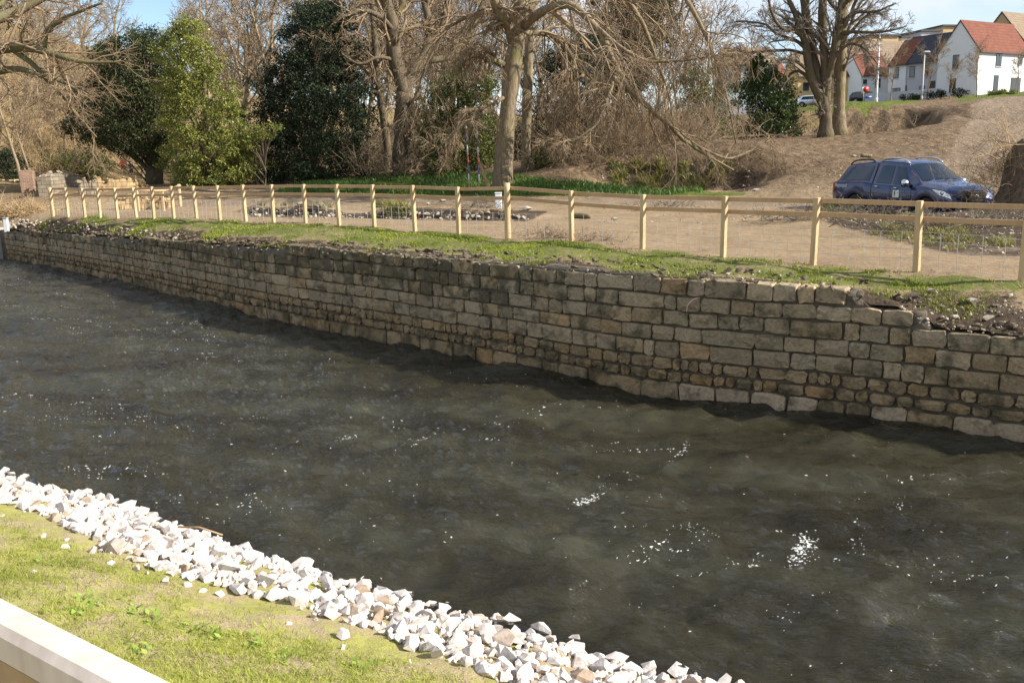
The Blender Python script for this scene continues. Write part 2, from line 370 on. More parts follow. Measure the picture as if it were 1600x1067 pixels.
# ------------------------------------------------------------------ ground material (masks: R turf, G lane gravel, B dark soil and painted bank shade, A leaf litter)
def ground_mat():
    t = NT('ground_earth'); p = t.world(); at = t.n('Attribute', attribute_name='tint'); sp = t.n('SeparateColor'); t.link(at.outputs['Color'], sp.inputs[0])
    n1 = t.noise(p, 0.7, 6, 0.6); n2 = t.noise(p, 5.0, 6, 0.7); n3 = t.noise(p, 28.0, 4, 0.7)
    n0 = t.noise(p, 1.7, 8, 0.62); sepz = t.n('SeparateXYZ'); t.link(p, sepz.inputs[0])
    sand = t.mix(0.45, t.ramp(n1, [(0.35, (0.240, 0.168, 0.098)), (0.62, (0.335, 0.243, 0.145))]), t.ramp(n2, [(0.32, (0.165, 0.114, 0.066)), (0.68, (0.375, 0.278, 0.172))]))
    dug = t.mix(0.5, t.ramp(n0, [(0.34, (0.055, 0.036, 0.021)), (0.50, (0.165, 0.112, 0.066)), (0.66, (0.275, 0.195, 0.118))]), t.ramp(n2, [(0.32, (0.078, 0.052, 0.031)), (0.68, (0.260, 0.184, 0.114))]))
    mr = t.n('MapRange'); mr.inputs[1].default_value = 0.25; mr.inputs[2].default_value = 1.1; t.link(t.math('ADD', sepz.outputs[2], t.math('MULTIPLY', t.math('SUBTRACT', n0, 0.5), 1.2)), mr.inputs[0])
    dirt = t.mix(mr.outputs[0], sand, dug)
    dirt = t.mix(t.ramp(n3, [(0.60, (0, 0, 0)), (0.72, (0.5, 0.5, 0.5))]), dirt, (0.42, 0.33, 0.22))
    turf = t.mix(0.5, t.ramp(n2, [(0.30, (0.075, 0.085, 0.020)), (0.70, (0.150, 0.190, 0.035))]), t.ramp(n3, [(0.35, (0.110, 0.080, 0.040)), (0.6, (0.130, 0.170, 0.030))]))
    lane = t.ramp(n2, [(0.3, (0.20,0.148,0.098)), (0.7, (0.285,0.215,0.150))])
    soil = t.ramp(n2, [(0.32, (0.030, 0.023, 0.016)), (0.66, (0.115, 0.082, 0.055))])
    lit = t.mix(0.5, t.ramp(n2, [(0.3, (0.15, 0.095, 0.045)), (0.7, (0.34,0.235,0.115))]), t.ramp(n3, [(0.35, (0.12, 0.10, 0.035)), (0.65, (0.36,0.27,0.14))]))
    def mask(ch, w=0.5):
        s = t.math('ADD', ch, t.math('MULTIPLY', t.math('SUBTRACT', n2, 0.5), w)); s = t.math('ADD', s, t.math('MULTIPLY', t.math('SUBTRACT', n3, 0.5), w * 0.8))
        return t.ramp(s, [(0.42, (0, 0, 0)), (0.58, (1, 1, 1))])
    c = t.mix(mask(sp.outputs[1], 0.3), dirt, lane); c = t.mix(mask(at.outputs['Alpha'], 0.4), c, lit)
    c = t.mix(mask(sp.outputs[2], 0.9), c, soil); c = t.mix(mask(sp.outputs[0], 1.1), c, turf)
    t.col(c); t.set(Roughness=0.95, Specular_IOR_Level=0.1)
    h = t.math('ADD', t.math('MULTIPLY', n2, 0.25), t.math('MULTIPLY', n3, 0.10)); h = t.math('ADD', h, t.math('MULTIPLY', t.math('MULTIPLY', n0, 1.6), t.math('ADD', mr.outputs[0], 0.12))); t.bump(h, 1.0, 0.22); return t.m
M_ground = ground_mat()

def in_poly(x, y, poly):
    inside = np.zeros(len(x), bool); n = len(poly)
    for i in range(n):
        x1, y1 = poly[i]; x2, y2 = poly[(i + 1) % n]
        c = ((y1 > y) != (y2 > y)) & (x < (x2 - x1) * (y - y1) / (y2 - y1 + 1e-12) + x1); inside ^= c
    return inside
def soft_poly(x, y, poly, blur):
    s = 0
    for dx, dy in ((0, 0), (1, 0), (-1, 0), (0, 1), (0, -1)): s = s + in_poly(x + dx * blur[0], y + dy * blur[1], poly)
    return s / 5.0
def ground_masks(V):
    x, y = V[:, 0], V[:, 1]; px, py, w = proj(V); ok = w > 1; fs = fence_side(x, y); s = w_near(x, y)
    pw = np.c_[np.interp(s, WS, WC[:, 0]), np.interp(s, WS, WC[:, 1])]; dw = np.hypot(x - pw[:, 0], y - pw[:, 1])
    nz = fbm(x * 0.8, y * 0.8, 31, 4)
    turf = np.where(fs > -0.5, sstep(-0.35, 0.25, fs + 0.6 * nz) * 0.67 + 0.28 * nz, 0)
    turf = np.where((fs > 0) & (px > 1150), turf - 0.10 + 0.15 * nz, turf)
    lawn = soft_poly(px, py, [(420,300),(450,290),(480,284),(600,270),(800,272),(880,281),(960,288),(1080,296),(1190,303),(1150,307),(960,308),(700,306),(480,303)], (12, 1.5))
    plat = soft_poly(px, py, [(1225,160),(1430,150),(1440,160),(1400,164),(1330,171),(1225,172)], (4, 1)) + soft_poly(px, py, [(1490,155),(1530,147),(1700,140),(1700,146),(1540,153),(1500,160)], (4, 1))
    strip = soft_poly(px, py, [(1270,318),(1470,316),(1500,326),(1420,334),(1290,330)], (4, 2)) * 0.9
    turf = np.maximum.reduce([turf, lawn * (0.75 + 0.3 * nz), plat, strip + 0 * x]) * ok
    lane = soft_poly(px, py, [(280,316),(480,310),(600,306),(1000,309),(1160,311),(1300,306),(1300,326),(1100,322),(800,319),(560,317),(280,324)], (10, 1.5)) * 0.9 * ok
    lane = np.maximum(lane, soft_poly(px, py, [(1430,302),(1455,262),(1485,235),(1492,210),(1520,176),(1505,162),(1540,152),(1640,148),(1640,235),(1560,252),(1510,300)], (16, 7)) * 0.75 * ok)
    soil = np.maximum(soft_poly(px, py, [(1280,332),(1420,330),(1620,318),(1620,402),(1480,398),(1400,380),(1290,350)], (10, 4)) * (0.62 + 0.35 * nz),
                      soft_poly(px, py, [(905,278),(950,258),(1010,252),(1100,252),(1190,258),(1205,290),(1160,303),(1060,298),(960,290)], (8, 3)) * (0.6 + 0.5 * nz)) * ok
    soil = np.maximum(soil, soft_poly(px, py, [(385,326),(520,326),(540,334),(590,332),(640,324),(800,328),(860,330),(830,346),(700,345),(590,342),(530,340),(385,340)], (8, 2)) * (0.8 + 0.5 * nz) * ok)  # dark soil of the step, with its face's shade painted in
    soil = np.maximum(soil, soft_poly(px, py, [(1320,178),(1460,166),(1450,190),(1400,200),(1320,204)], (4, 2)) * ok * 0.8)  # dark soil tone painted over the hollow's far bank as its shade
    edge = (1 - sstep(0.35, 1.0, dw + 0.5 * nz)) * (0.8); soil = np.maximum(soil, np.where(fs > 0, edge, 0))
    soil = np.maximum(soil, soft_poly(px, py, [(1380,470),(1420,452),(1600,455),(1620,540),(1500,520),(1430,505)], (14, 8)) * (0.66 + 0.5 * nz) * ok)
    turf = turf * (1 - 0.75 * np.clip(soil * 1.2, 0, 1) * (fs > 0))
    lit = np.where((np.hypot(x, y) > 58) & (px < 900), sstep(58, 66, np.hypot(x, y)), 0) * (1 - lane)
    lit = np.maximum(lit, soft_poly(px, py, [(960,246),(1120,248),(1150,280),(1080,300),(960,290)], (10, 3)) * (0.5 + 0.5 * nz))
    lit = np.maximum(lit, soft_poly(px, py, [(1235,172),(1290,172),(1290,206),(1240,206)], (4, 3)) * 0.8)
    return np.clip(np.c_[turf, lane, soil, lit], 0, 1)

# one sheet: rows follow the wall, columns run inland
ND = np.array([0.66, 0.75])
su = np.r_[np.arange(0, 45, 1.2), np.arange(45, S_L - 2, 0.5), np.arange(S_L - 2, S_R + 3, 0.13), np.linspace(S_R + 3, WS[-1] - 0.2, 40)]
su = np.unique(su); dv = np.r_[0.10, 0.2, 0.3 + np.arange(0, 6.5, 0.11), 6.8 + np.cumsum(0.13 * 1.028 ** np.arange(140))]
while dv[-1] < 330: dv = np.r_[dv, dv[-1] + min(12.0, 0.13 * 1.028 ** (len(dv) - 60))]
PX = np.interp(su, WS, WC[:, 0]); PY = np.interp(su, WS, WC[:, 1])
# fan the ends outwards so the sheet reaches the horizon on both sides
fan = np.interp(su, [0, 40, S_L, S_R, WS[-1]], [0.9, 0.55, 0.0, 0.0, -0.9])
dirs = np.stack([ND[0] * np.cos(fan) - ND[1] * np.sin(fan), ND[0] * np.sin(fan) + ND[1] * np.cos(fan)], -1)
X = PX[:, None] + dirs[:, 0:1] * dv[None]; Y = PY[:, None] + dirs[:, 1:2] * dv[None]
lim_row = np.array([course_top_limit(q) if S_L < q < S_R + 1.5 else 9.0 for q in su]); Z = G(X, Y); Z = np.minimum(Z, lim_row[:, None] + 0.02 + 1.1 * (dv[None] - 0.10)); V = np.stack([X, Y, Z], -1)
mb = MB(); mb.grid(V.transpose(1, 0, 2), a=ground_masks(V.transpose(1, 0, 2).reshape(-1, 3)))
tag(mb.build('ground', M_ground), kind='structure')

# ================================================================== river
near_pts = [atz(a, b, WZ)[:2] for a, b in [(0,740),(150,782),(300,838),(560,915),(900,1012),(1130,1074)]]
NC = gen_curve(near_pts, (-0.82, 0.57), (0.82, -0.5), 60, 14)     # near water line, left to right
NCt = np.gradient(NC, axis=0); NCt /= np.linalg.norm(NCt, axis=1, keepdims=True); NCn = np.c_[NCt[:, 1], -NCt[:, 0]]
if NCn[len(NC) // 2][1] > 0: NCn = -NCn                            # towards the camera's bank
NS = np.r_[0, np.cumsum(np.linalg.norm(np.diff(NC, axis=0), axis=1))]

def water_mat():
    t = NT('river_water'); p = t.world()
    mp = t.n('Mapping'); mp.inputs['Rotation'].default_value = (0, 0, rad(12)); t.link(p, mp.inputs[0]); q = mp.outputs[0]
    a = t.noise(q, 1.0, 3, 0.5, (0.35, 1.0, 1.0)); b = t.noise(q, 5.0, 5, 0.55, (0.5, 1.2, 1)); c = t.noise(q, 24, 3, 0.6, (0.6, 1.1, 1))
    t.col(t.ramp(a, [(0.33, (0.016, 0.013, 0.006)), (0.50, (0.029, 0.026, 0.014)), (0.70, (0.043, 0.041, 0.025))]))
    t.set(Roughness=0.05, IOR=1.33, Specular_IOR_Level=0.5, Subsurface_Weight=1.0, Subsurface_Scale=0.40); t.b.subsurface_method = 'BURLEY'; t.b.inputs['Subsurface Radius'].default_value = (1.0, 0.9, 0.6)
    h = t.math('ADD', t.math('MULTIPLY', b, 1.0), t.math('MULTIPLY', c, 0.10)); t.bump(h, 1.0, 0.17); return t.m
M_water = water_mat()
fl = np.array([0.80, -0.60])                                        # downstream direction
def wave(x, y):
    u = x * fl[0] + y * fl[1]; v = -x * fl[1] + y * fl[0]; w = fbm(u * 0.22, v * 0.22, 77, 3)
    z = 0.10 * fbm(u * 0.55 + w, v * 1.1 + 1.5 * w, 41, 3) + 0.08 * fbm(u * 1.5 + 2 * w, v * 2.2, 43, 2) + 0.062 * fbm((x * 0.97 + y * 0.25) * 2.3 + 2 * w, (y * 0.97 - x * 0.25) * 4.6 + w, 45, 3)
    rid = 1 - np.abs(fbm(u * 1.0 + 1.2 * w, v * 3.0 + 2 * w, 47, 3)); return z + 0.045 * rid ** 5
us = np.r_[np.linspace(-60, -22, 60), np.arange(-21.9, 18, 0.075)]; vv = np.linspace(-0.04, 1.04, 170)
# river strip between the two water lines, parametrised along the flow
wi = np.r_[np.linspace(S_L - 60, S_L - 8, 60)[:-1], np.linspace(S_L - 8, WS[-1] - 0.5, 1150)]; A = np.c_[np.interp(wi, WS, WC[:, 0]), np.interp(wi, WS, WC[:, 1])]
fr = (wi - wi[0]) / (wi[-1] - wi[0]); ni = fr * NS[-1]; B = np.c_[np.interp(ni, NS, NC[:, 0]), np.interp(ni, NS, NC[:, 1])]
B = np.vstack([B]); XY = A[:, None, :] * (1 - vv[None, :, None]) + B[:, None, :] * vv[None, :, None]
Zw = WZ + wave(XY[..., 0], XY[..., 1]); mb = MB(); mb.grid(np.dstack([XY, Zw])); tag(mb.build('river_water', M_water), kind='structure')
# foam: flecks strung along the current and a few broken crests
def in_river(x, y):
    W5, N5, M5, K5 = WC[::6], WN[::6], NC[::6], NCn[::6]; dw = np.empty(len(x)); dn = np.empty(len(x))
    for a in range(0, len(x), 8000):
        e = slice(a, a + 8000); i = np.argmin((W5[None, :, 0] - x[e, None]) ** 2 + (W5[None, :, 1] - y[e, None]) ** 2, 1); dw[e] = (x[e] - W5[i, 0]) * N5[i, 0] + (y[e] - W5[i, 1]) * N5[i, 1]
        j = np.argmin((M5[None, :, 0] - x[e, None]) ** 2 + (M5[None, :, 1] - y[e, None]) ** 2, 1); dn[e] = -((x[e] - M5[j, 0]) * K5[j, 0] + (y[e] - M5[j, 1]) * K5[j, 1])
    return dw, dn
rf = np.random.default_rng(5); n0 = 130000
fx = rf.uniform(-22, 9, n0); fy = rf.uniform(6, 38, n0); dw, dn = in_river(fx, fy); u = fx * fl[0] + fy * fl[1]; v = -fx * fl[1] + fy * fl[0]
uu = fx * 0.96 + fy * 0.26; vv_ = -fx * 0.26 + fy * 0.96; dens = 1.8 * sstep(0.0, 0.4, fbm(u * 0.30, v * 0.7, 88, 4)) * sstep(0.35, 0.8, 1 - 4.2 * np.abs(fbm(uu * 0.55, vv_ * 1.9, 89, 3))) * sstep(0.35, 0.7, vn(uu * 2.2, vv_ * 2.2, 95)) * sstep(0.6, 1.8, dw) + 0.012
keep = (dw > 0.25) & (dn > 0.35) & (rf.random(n0) < dens); fx, fy = fx[keep], fy[keep]
fsz = 0.0025 + 0.0065 * rf.random(len(fx)) ** 2.5
cl = []                                                             # broken crests seen in the photograph
for px, py, n, sp in [(920,780,60,0.10),(1255,858,80,0.13),(1405,790,26,0.10),(1065,705,26,0.09),(540,688,24,0.10),(1510,905,14,0.2),(1180,882,14,0.12),(650,695,22,0.12),(1440,870,10,0.3),(1330,845,12,0.2),(830,650,20,0.3),(1560,890,10,0.25)]:
    n = int(n * 2.2) if n > 40 else n; c = atz(px, py, WZ); a = rf.normal(0, sp, (n, 1)) * np.array([[0.5, 0.85]]) * 1.5 + rf.normal(0, sp * 0.45, (n, 2)); cl.append(c[None, :2] + a)
cl = np.vstack(cl); fx = np.r_[fx, cl[:, 0]]; fy = np.r_[fy, cl[:, 1]]; fsz = np.r_[fsz, 0.003 + 0.0075 * rf.random(len(cl)) ** 2]
an = np.arange(6) / 6 * 2 * math.pi; m = len(fx); el = rf.uniform(1.0, 3.4, m); rt = 0.2 + rf.normal(0, 0.5, m)
ex = np.cos(an)[None] * (fsz * el)[:, None] * rf.uniform(0.7, 1.2, (m, 6)); ey = np.sin(an)[None] * fsz[:, None] * rf.uniform(0.7, 1.2, (m, 6))
rx = fx[:, None] + ex * np.cos(rt)[:, None] - ey * np.sin(rt)[:, None]; ry = fy[:, None] + ex * np.sin(rt)[:, None] + ey * np.cos(rt)[:, None]
rz = WZ + wave(rx, ry) + 0.004; vtx = np.concatenate([np.stack([rx, ry, rz], -1), np.stack([fx, fy, WZ + wave(fx, fy) + 0.006 + fsz * 0.5], -1)[:, None]], 1)
tri = np.array([(k, (k + 1) % 6, 6) for k in range(6)])[None] + (np.arange(m) * 7)[:, None, None]
M_foam = m_simple('foam', (0.72, 0.72, 0.69), (0.5, 0.5, 0.48), 40, 0.6, 0)
mb = MB(); mb.add(vtx.reshape(-1, 3), None, tri.reshape(-1, 3)); tag(mb.build('river_foam', M_foam), 'white foam flecks scattered along the river current', 'foam', kind='stuff')
# river bed
mb = MB(); mb.grid(np.array([[(-90, -10, -2.9), (60, -10, -2.9)], [(-90, 110, -2.9), (60, 110, -2.9)]], float)); tag(mb.build('river_bed', m_simple('river_mud', (0.07, 0.055, 0.035), None, 2)), kind='structure')

# ================================================================== masonry wall
def stone_mat():
    t = NT('wall_stone'); p = t.world(); at = t.n('Attribute', attribute_name='tint')
    n1 = t.noise(p, 3.5, 5, 0.6); n2 = t.noise(p, 22, 6, 0.7)
    c = t.mix(0.75, at.outputs['Color'], t.ramp(n2, [(0.25, (0.22, 0.20, 0.18)), (0.75, (0.85, 0.83, 0.79))]), 'MULTIPLY')
    c = t.mix(1.0, c, (1.78, 1.54, 1.24), 'MULTIPLY')
    moss = t.ramp(t.math('ADD', n1, t.math('MULTIPLY', at.outputs['Alpha'], 0.22)), [(0.55, (0, 0, 0)), (0.72, (0.75, 0.75, 0.75))])
    c = t.mix(moss, c, (0.055, 0.052, 0.032)); t.col(c)
    t.set(Roughness=0.92, Specular_IOR_Level=0.2); t.bump(t.math('ADD', n2, t.math('MULTIPLY', n1, 0.8)), 0.9, 0.035); return t.m
M_stone = stone_mat()
M_joint = m_simple('joint_earth', (0.16, 0.132, 0.095), (0.075, 0.06, 0.043), 7, 0.95, 0.6, 0.03)
def course_z(k, s): return ZC[k] + 0.022 * (vn(s * 0.55, k * 3.1, 61) - 0.5) * 2
ZC = [-2.30, -1.74, -1.55, -1.335, -1.07, -0.805, -0.54, -0.275, -0.01, 0.25]
rs = np.random.default_rng(23)
def w_frame(s):
    i = np.clip(np.searchsorted(WS, s), 1, len(WS) - 1); return w_at(s), WT[i], WN[i]
def stone_geo(s0, s1, z0, z1, r, proud, col, mossy):
    """one dressed block: chamfered, slightly bulging face, uneven outline"""
    h, w = z1 - z0, s1 - s0; c = min(0.028 if z0 > -1.4 else 0.042, 0.16 * h if z0 > -1.4 else 0.25 * h, 0.16 * w if z0 > -1.4 else 0.25 * w)
    def outl(ins, j):
        pts = [(c, 0), (w * 0.5, 0), (w - c, 0), (w, c), (w, h * 0.5), (w, h - c), (w - c, h), (w * 0.5, h), (c, h), (0, h - c), (0, h * 0.5), (0, c)]
        p = np.array(pts); ctr = np.array([w / 2, h / 2]); p = ctr + (p - ctr) * np.array([(w - 2 * ins) / w, (h - 2 * ins) / h]); return p + r.normal(0, j, p.shape)
    j = 0.009 if z0 > -1.4 else min(0.014, 0.05 * h, 0.05 * w); o0 = outl(0.004, 0.002); o1 = outl(0.008, j); o2 = outl(0.021, j * 1.4)
    ctr = np.array([[w * 0.35, h * 0.5], [w * 0.65, h * 0.5]]) + r.normal(0, 0.02, (2, 2))
    uv = np.vstack([o0, o1, o2, ctr]); dep = np.r_[np.full(12, -0.30), np.full(12, proud - 0.010) + r.normal(0, 0.006, 12), np.full(12, proud) + r.normal(0, 0.009, 12), np.full(2, proud + 0.008) + r.normal(0, 0.01, 2)]
    P, T, N = w_frame(s0 + w / 2)
    v = np.empty((38, 3)); al = uv[:, 0] - w / 2; v[:, 0] = P[0] + T[0] * al + N[0] * dep; v[:, 1] = P[1] + T[1] * al + N[1] * dep; v[:, 2] = z0 + uv[:, 1]
    q = [(a, (a + 1) % 12, 12 + (a + 1) % 12, 12 + a) for a in range(12)] + [(12 + a, 12 + (a + 1) % 12, 24 + (a + 1) % 12, 24 + a) for a in range(12)]
    t = [(24 + a, 24 + (a + 1) % 12, 37 if a in (1, 2, 3, 4, 5, 6) else 36) for a in range(12)] + [(25, 37, 36), (31, 36, 37)]
    return v, np.array(q), np.array(t), np.array([*col, mossy])
STONES = []
for k in range(len(ZC) - 1):
    s = S_L + 0.1 + rs.uniform(0, 0.15)
    while s < S_R + 1.5:
        if k in (1, 2): L = rs.uniform(0.14, 0.46)
        elif k == 0: L = rs.uniform(0.36, 0.72)
        else: L = rs.choice([rs.uniform(0.2, 0.36), rs.uniform(0.36, 0.58), rs.uniform(0.58, 0.88)], p=[0.22, 0.53, 0.25])
        s1 = s + L; sm = s + L / 2; px = np.interp(sm, ws_px, [a for a, b, c in WALL_PX])
        z0, z1 = float(course_z(k, sm)), float(course_z(k + 1, sm)); lim = course_top_limit(sm)
        if z0 + 0.62 * (z1 - z0) <= lim and not (rs.random() < 0.006 and k > 2):
            pale = k == 0 and px > 1050 and rs.random() < 0.7
            base_c = np.array([(0.285, 0.262, 0.215), (0.30, 0.262, 0.20), (0.27, 0.255, 0.22), (0.32, 0.29, 0.24), (0.25, 0.235, 0.195), (0.31, 0.25, 0.175)][rs.choice(6, p=[.3, .2, .2, .12, .12, .06])])
            if pale: base_c = np.array([0.36, 0.325, 0.28])
            elif k <= 2: base_c = base_c * np.array([0.95, 0.88, 0.78])
            base_c = base_c * rs.uniform(0.82, 1.18)
            if lim - z1 < 0.25 and px > 1150: base_c = np.clip(base_c * 1.25, 0, 0.6) * np.array([1, 0.98, 0.97])  # top course at the right lightened: sunlight put into the stone colour
            mossy = 0.9 * float(sstep(0, 1, (z1 + 0.95) / 0.7)) * float(1 - sstep(650, 1000, px)) + (0.35 if k < 2 and not pale else 0) + rs.uniform(0, 0.35)
            jn = 0.004 if k > 2 else 0.008
            STONES.append((s, s1, px, stone_geo(s + jn, s1 - jn, z0 + jn + rs.uniform(0, 0.012), z1 - jn - rs.uniform(0, 0.012), rs, rs.uniform(-0.006, 0.034), base_c, mossy), (s1 - s) * (z1 - z0), k))
            if k in (1, 2) and rs.random() < 0.25: pass
        s = s1
wall_root = empty('retaining_wall', (*w_at((S_L + S_R) / 2), WZ), label='long coursed stone retaining wall along the far river bank', cat='wall')
worg = np.array(wall_root.location)
# backing of packed earth behind the blocks
ss = np.arange(S_L - 2, S_R + 1.6, 0.12); top = np.array([course_top_limit(x) for x in ss]) - 0.05
bk = []
for zf in np.linspace(0, 1, 8):
    p = np.c_[np.interp(ss, WS, WC[:, 0]), np.interp(ss, WS, WC[:, 1])]; nn = np.c_[np.interp(ss, WS, WN[:, 0]), np.interp(ss, WS, WN[:, 1])]
    bk.append(np.c_[p - nn * 0.045, -2.6 + (top + 2.6) * zf])
p = np.c_[np.interp(ss, WS, WC[:, 0]), np.interp(ss, WS, WC[:, 1])]; nn = np.c_[np.interp(ss, WS, WN[:, 0]), np.interp(ss, WS, WN[:, 1])]
bk.append(np.c_[p - nn * 0.5, top + 0.02]); mb = MB(); mb.grid(np.array(bk)); mb.build('backing', M_joint, wall_root, worg)
STONES.sort(key=lambda t: -t[4] / max(6.0, np.linalg.norm(t[3][0].mean(0) - EYE)) ** 2 * (1.0 if 0 < t[2] < 1620 else 0.0))
rest = MB()
for i, (s0, s1, px, (v, q, t, c), ar, k) in enumerate(STONES):
    if i < 300: mb = MB(); mb.add(v, q, t, c); mb.build('stone', M_stone, wall_root, worg, smooth=False)
    else: rest.add(v, q, t, c)
tag(rest.build('distant_stones', M_stone, wall_root, worg, smooth=False), kind='stuff')

# ---- crumbling soil and roots along the wall head
M_soil = m_simple('dark_soil', (0.185, 0.138, 0.09), (0.06, 0.045, 0.03), 9, 0.95, 0.7, 0.03)
rc = np.random.default_rng(14); SOIL_AT = []
for _ in range(1500):
    sv = rc.uniform(S_L + 0.5, S_R + 1); px = np.interp(sv, ws_px, [a for a, b, c in WALL_PX]); nzv = float(vn(np.array([sv * 0.7]), np.array([3.0]), 91)[0])
    if rc.random() > 0.25 + 0.9 * nzv: continue
    lim = course_top_limit(sv); P, T, N = w_frame(sv); inl = rc.uniform(-0.03, 0.5); drop = rc.exponential(0.12) if px < 760 else rc.exponential(0.03)
    SOIL_AT.append((P[0] - N[0] * inl, P[1] - N[1] * inl, lim + 0.02 - (drop if inl < 0.1 else -0.25 * inl), (0.02 + 0.07 * rc.random() ** 2) * (1.2 if px < 760 else 0.9)))

# ================================================================== near bank
BANK_E = np.array([-1.5, -0.5, 0.0, 0.4, 0.9, 1.5, 2.2, 3.2, 4.4, 5.2, 6.5, 9, 14, 40]); BANK_Z = np.array([-2.75, -2.25, -2.0, -1.84, -1.68, -1.52, -1.30, -0.95, -0.42, 0.05, 0.30, 0.36, 0.4, 0.6])
def near_e(x, y):
    x = np.atleast_1d(x).ravel(); y = np.atleast_1d(y).ravel(); out = np.empty(len(x))
    for i in range(0, len(x), 8000):
        j = np.argmin((NC[None, ::3, 0] - x[i:i+8000, None]) ** 2 + (NC[None, ::3, 1] - y[i:i+8000, None]) ** 2, 1) * 3
        out[i:i+8000] = (x[i:i+8000] - NC[j, 0]) * NCn[j, 0] + (y[i:i+8000] - NC[j, 1]) * NCn[j, 1]
    return out
def NG(x, y):
    e = near_e(x, y); x = np.ravel(x); y = np.ravel(y)
    return np.interp(e, BANK_E, BANK_Z) + 0.05 * fbm(x * 1.3, y * 1.3, 51, 3) + 0.03 * fbm(x * 6, y * 6, 52, 3)
def near_mat():
    t = NT('near_bank_earth'); p = t.world(); n1 = t.noise(p, 1.6, 5, 0.6); n2 = t.noise(p, 9, 6, 0.7); n3 = t.noise(p, 55, 4, 0.7)
    earth = t.mix(0.5, t.ramp(n2, [(0.3, (0.28, 0.195, 0.11)), (0.7, (0.48, 0.36, 0.21))]), t.ramp(n3, [(0.35, (0.24, 0.17, 0.10)), (0.66, (0.62, 0.52, 0.38))]))
    turf = t.ramp(n2, [(0.3, (0.24, 0.22, 0.06)), (0.7, (0.40, 0.40, 0.10))])
    s = t.math('ADD', t.math('MULTIPLY', n1, 0.7), t.math('MULTIPLY', n2, 0.4))
    t.col(t.mix(t.ramp(s, [(0.46, (0, 0, 0)), (0.60, (0.9, 0.9, 0.9))]), earth, turf)); t.set(Roughness=0.95, Specular_IOR_Level=0.1)
    t.bump(t.math('ADD', n2, n3), 0.8, 0.02); return t.m
M_near = near_mat()
nsu = np.r_[np.linspace(0, 52, 60), np.arange(52.5, NS[-1], 0.09)]; ne = np.r_[-1.5, -1, -0.6, np.arange(-0.3, 6.5, 0.09), 7, 8, 9, 11, 14, 20, 30, 40]
bx = np.c_[np.interp(nsu, NS, NC[:, 0]), np.interp(nsu, NS, NC[:, 1])]; mn = NCn[len(NC) // 2]
XX = bx[:, None, 0] + mn[0] * ne[None]; YY = bx[:, None, 1] + mn[1] * ne[None]; ZZ = NG(XX, YY).reshape(XX.shape)
mb = MB(); mb.grid(np.dstack([XX, YY, ZZ])); near_bank = tag(mb.build('near_bank', M_near), kind='structure')

# ---- riprap: angular white limestone
M_rip = NT('limestone'); _p = M_rip.pos(); _oi = M_rip.n('ObjectInfo'); _at = M_rip.n('NewGeometry')
_n = M_rip.noise(M_rip.world(), 14, 5, 0.65)
_c = M_rip.ramp(_n, [(0.25, (0.36, 0.305, 0.255)), (0.5, (0.58, 0.53, 0.49)), (0.8, (0.68, 0.645, 0.615))])
_r = M_rip.math('FRACT', M_rip.math('ADD', _oi.outputs['Random'], _at.outputs['Random Per Island']))
_c = M_rip.mix(1.0, _c, M_rip.ramp(_r, [(0.02, (0.62, 0.50, 0.38)), (0.10, (0.86, 0.80, 0.74)), (0.28, (0.97, 0.95, 0.94)), (0.9, (1, 1, 1))]), 'MULTIPLY')
M_rip.col(_c); M_rip.set(Roughness=0.88, Specular_IOR_Level=0.25); M_rip.bump(_n, 0.6, 0.02); M_rip = M_rip.m
def hull(rng, n=13, flat=(1, 0.8, 0.62)):
    p = rng.normal(0, 1, (n, 3)); p /= np.linalg.norm(p, axis=1, keepdims=True); p *= rng.uniform(0.8, 1.12, (n, 1)); p *= np.array(flat) * rng.uniform(0.85, 1.15, 3)
    bm = bmesh.new()
    for x in p: bm.verts.new(x)
    r = bmesh.ops.convex_hull(bm, input=bm.verts)
    dead = list({g for g in list(r['geom_interior']) + list(r['geom_unused']) if isinstance(g, bmesh.types.BMVert)})
    if dead: bmesh.ops.delete(bm, geom=dead, context='VERTS')
    bm.verts.index_update(); v = np.array([x.co[:] for x in bm.verts]); t = np.array([[w.index for w in f.verts] for f in bm.faces]); bm.free(); return v, t
rr = np.random.default_rng(91)
HULLS = [hull(rr) for _ in range(28)]
def rotm(rng):
    from mathutils import Euler
    return np.array(Euler((rng.uniform(-0.6, 0.6), rng.uniform(-0.6, 0.6), rng.uniform(0, 6.28))).to_matrix())
clod = MB()
for a_, b_, c_, s_ in SOIL_AT:
    v, t = HULLS[int(rr.integers(len(HULLS)))]; clod.add((v * s_ * np.array([1.2, 1.2, 0.7])) @ rotm(rr).T + np.array([a_, b_, c_]), None, t)
tag(clod.build('soil_edge', M_soil, smooth=False), 'crumbling dark soil along the head of the stone wall', 'soil', kind='stuff')
hull_me = []
for v, t in HULLS: m_ = MB(); m_.add(v, None, t); me = m_.mesh('limestone', smooth=False); me.materials.append(M_rip); hull_me.append(me)
rip = empty('riprap_bank', (*near_pts[2], WZ)); tag(rip, kind='structure'); rip['label'] = 'band of angular white limestone rocks along the near water edge'
def rip_width(s):
    p = np.c_[np.interp(s, NS, NC[:, 0]), np.interp(s, NS, NC[:, 1])]; return 1.18 + 0.12 * np.sin(p[:, 0] * 1.7) + 0.10 * fbm(p[:, 0] * 1.1, p[:, 1] * 0, 3, 3)
n0 = 7000; cs = rr.uniform(53, NS[-1] - 2, n0); ce = rr.uniform(-0.28, 1.0, n0) * rip_width(cs); sz = 0.045 + 0.075 * rr.random(n0) ** 2.4
P0 = np.c_[np.interp(cs, NS, NC[:, 0]), np.interp(cs, NS, NC[:, 1])] + mn[None] * ce[:, None]
order = np.argsort(-sz); acc = []
aP = np.zeros((n0, 3)); na = 0
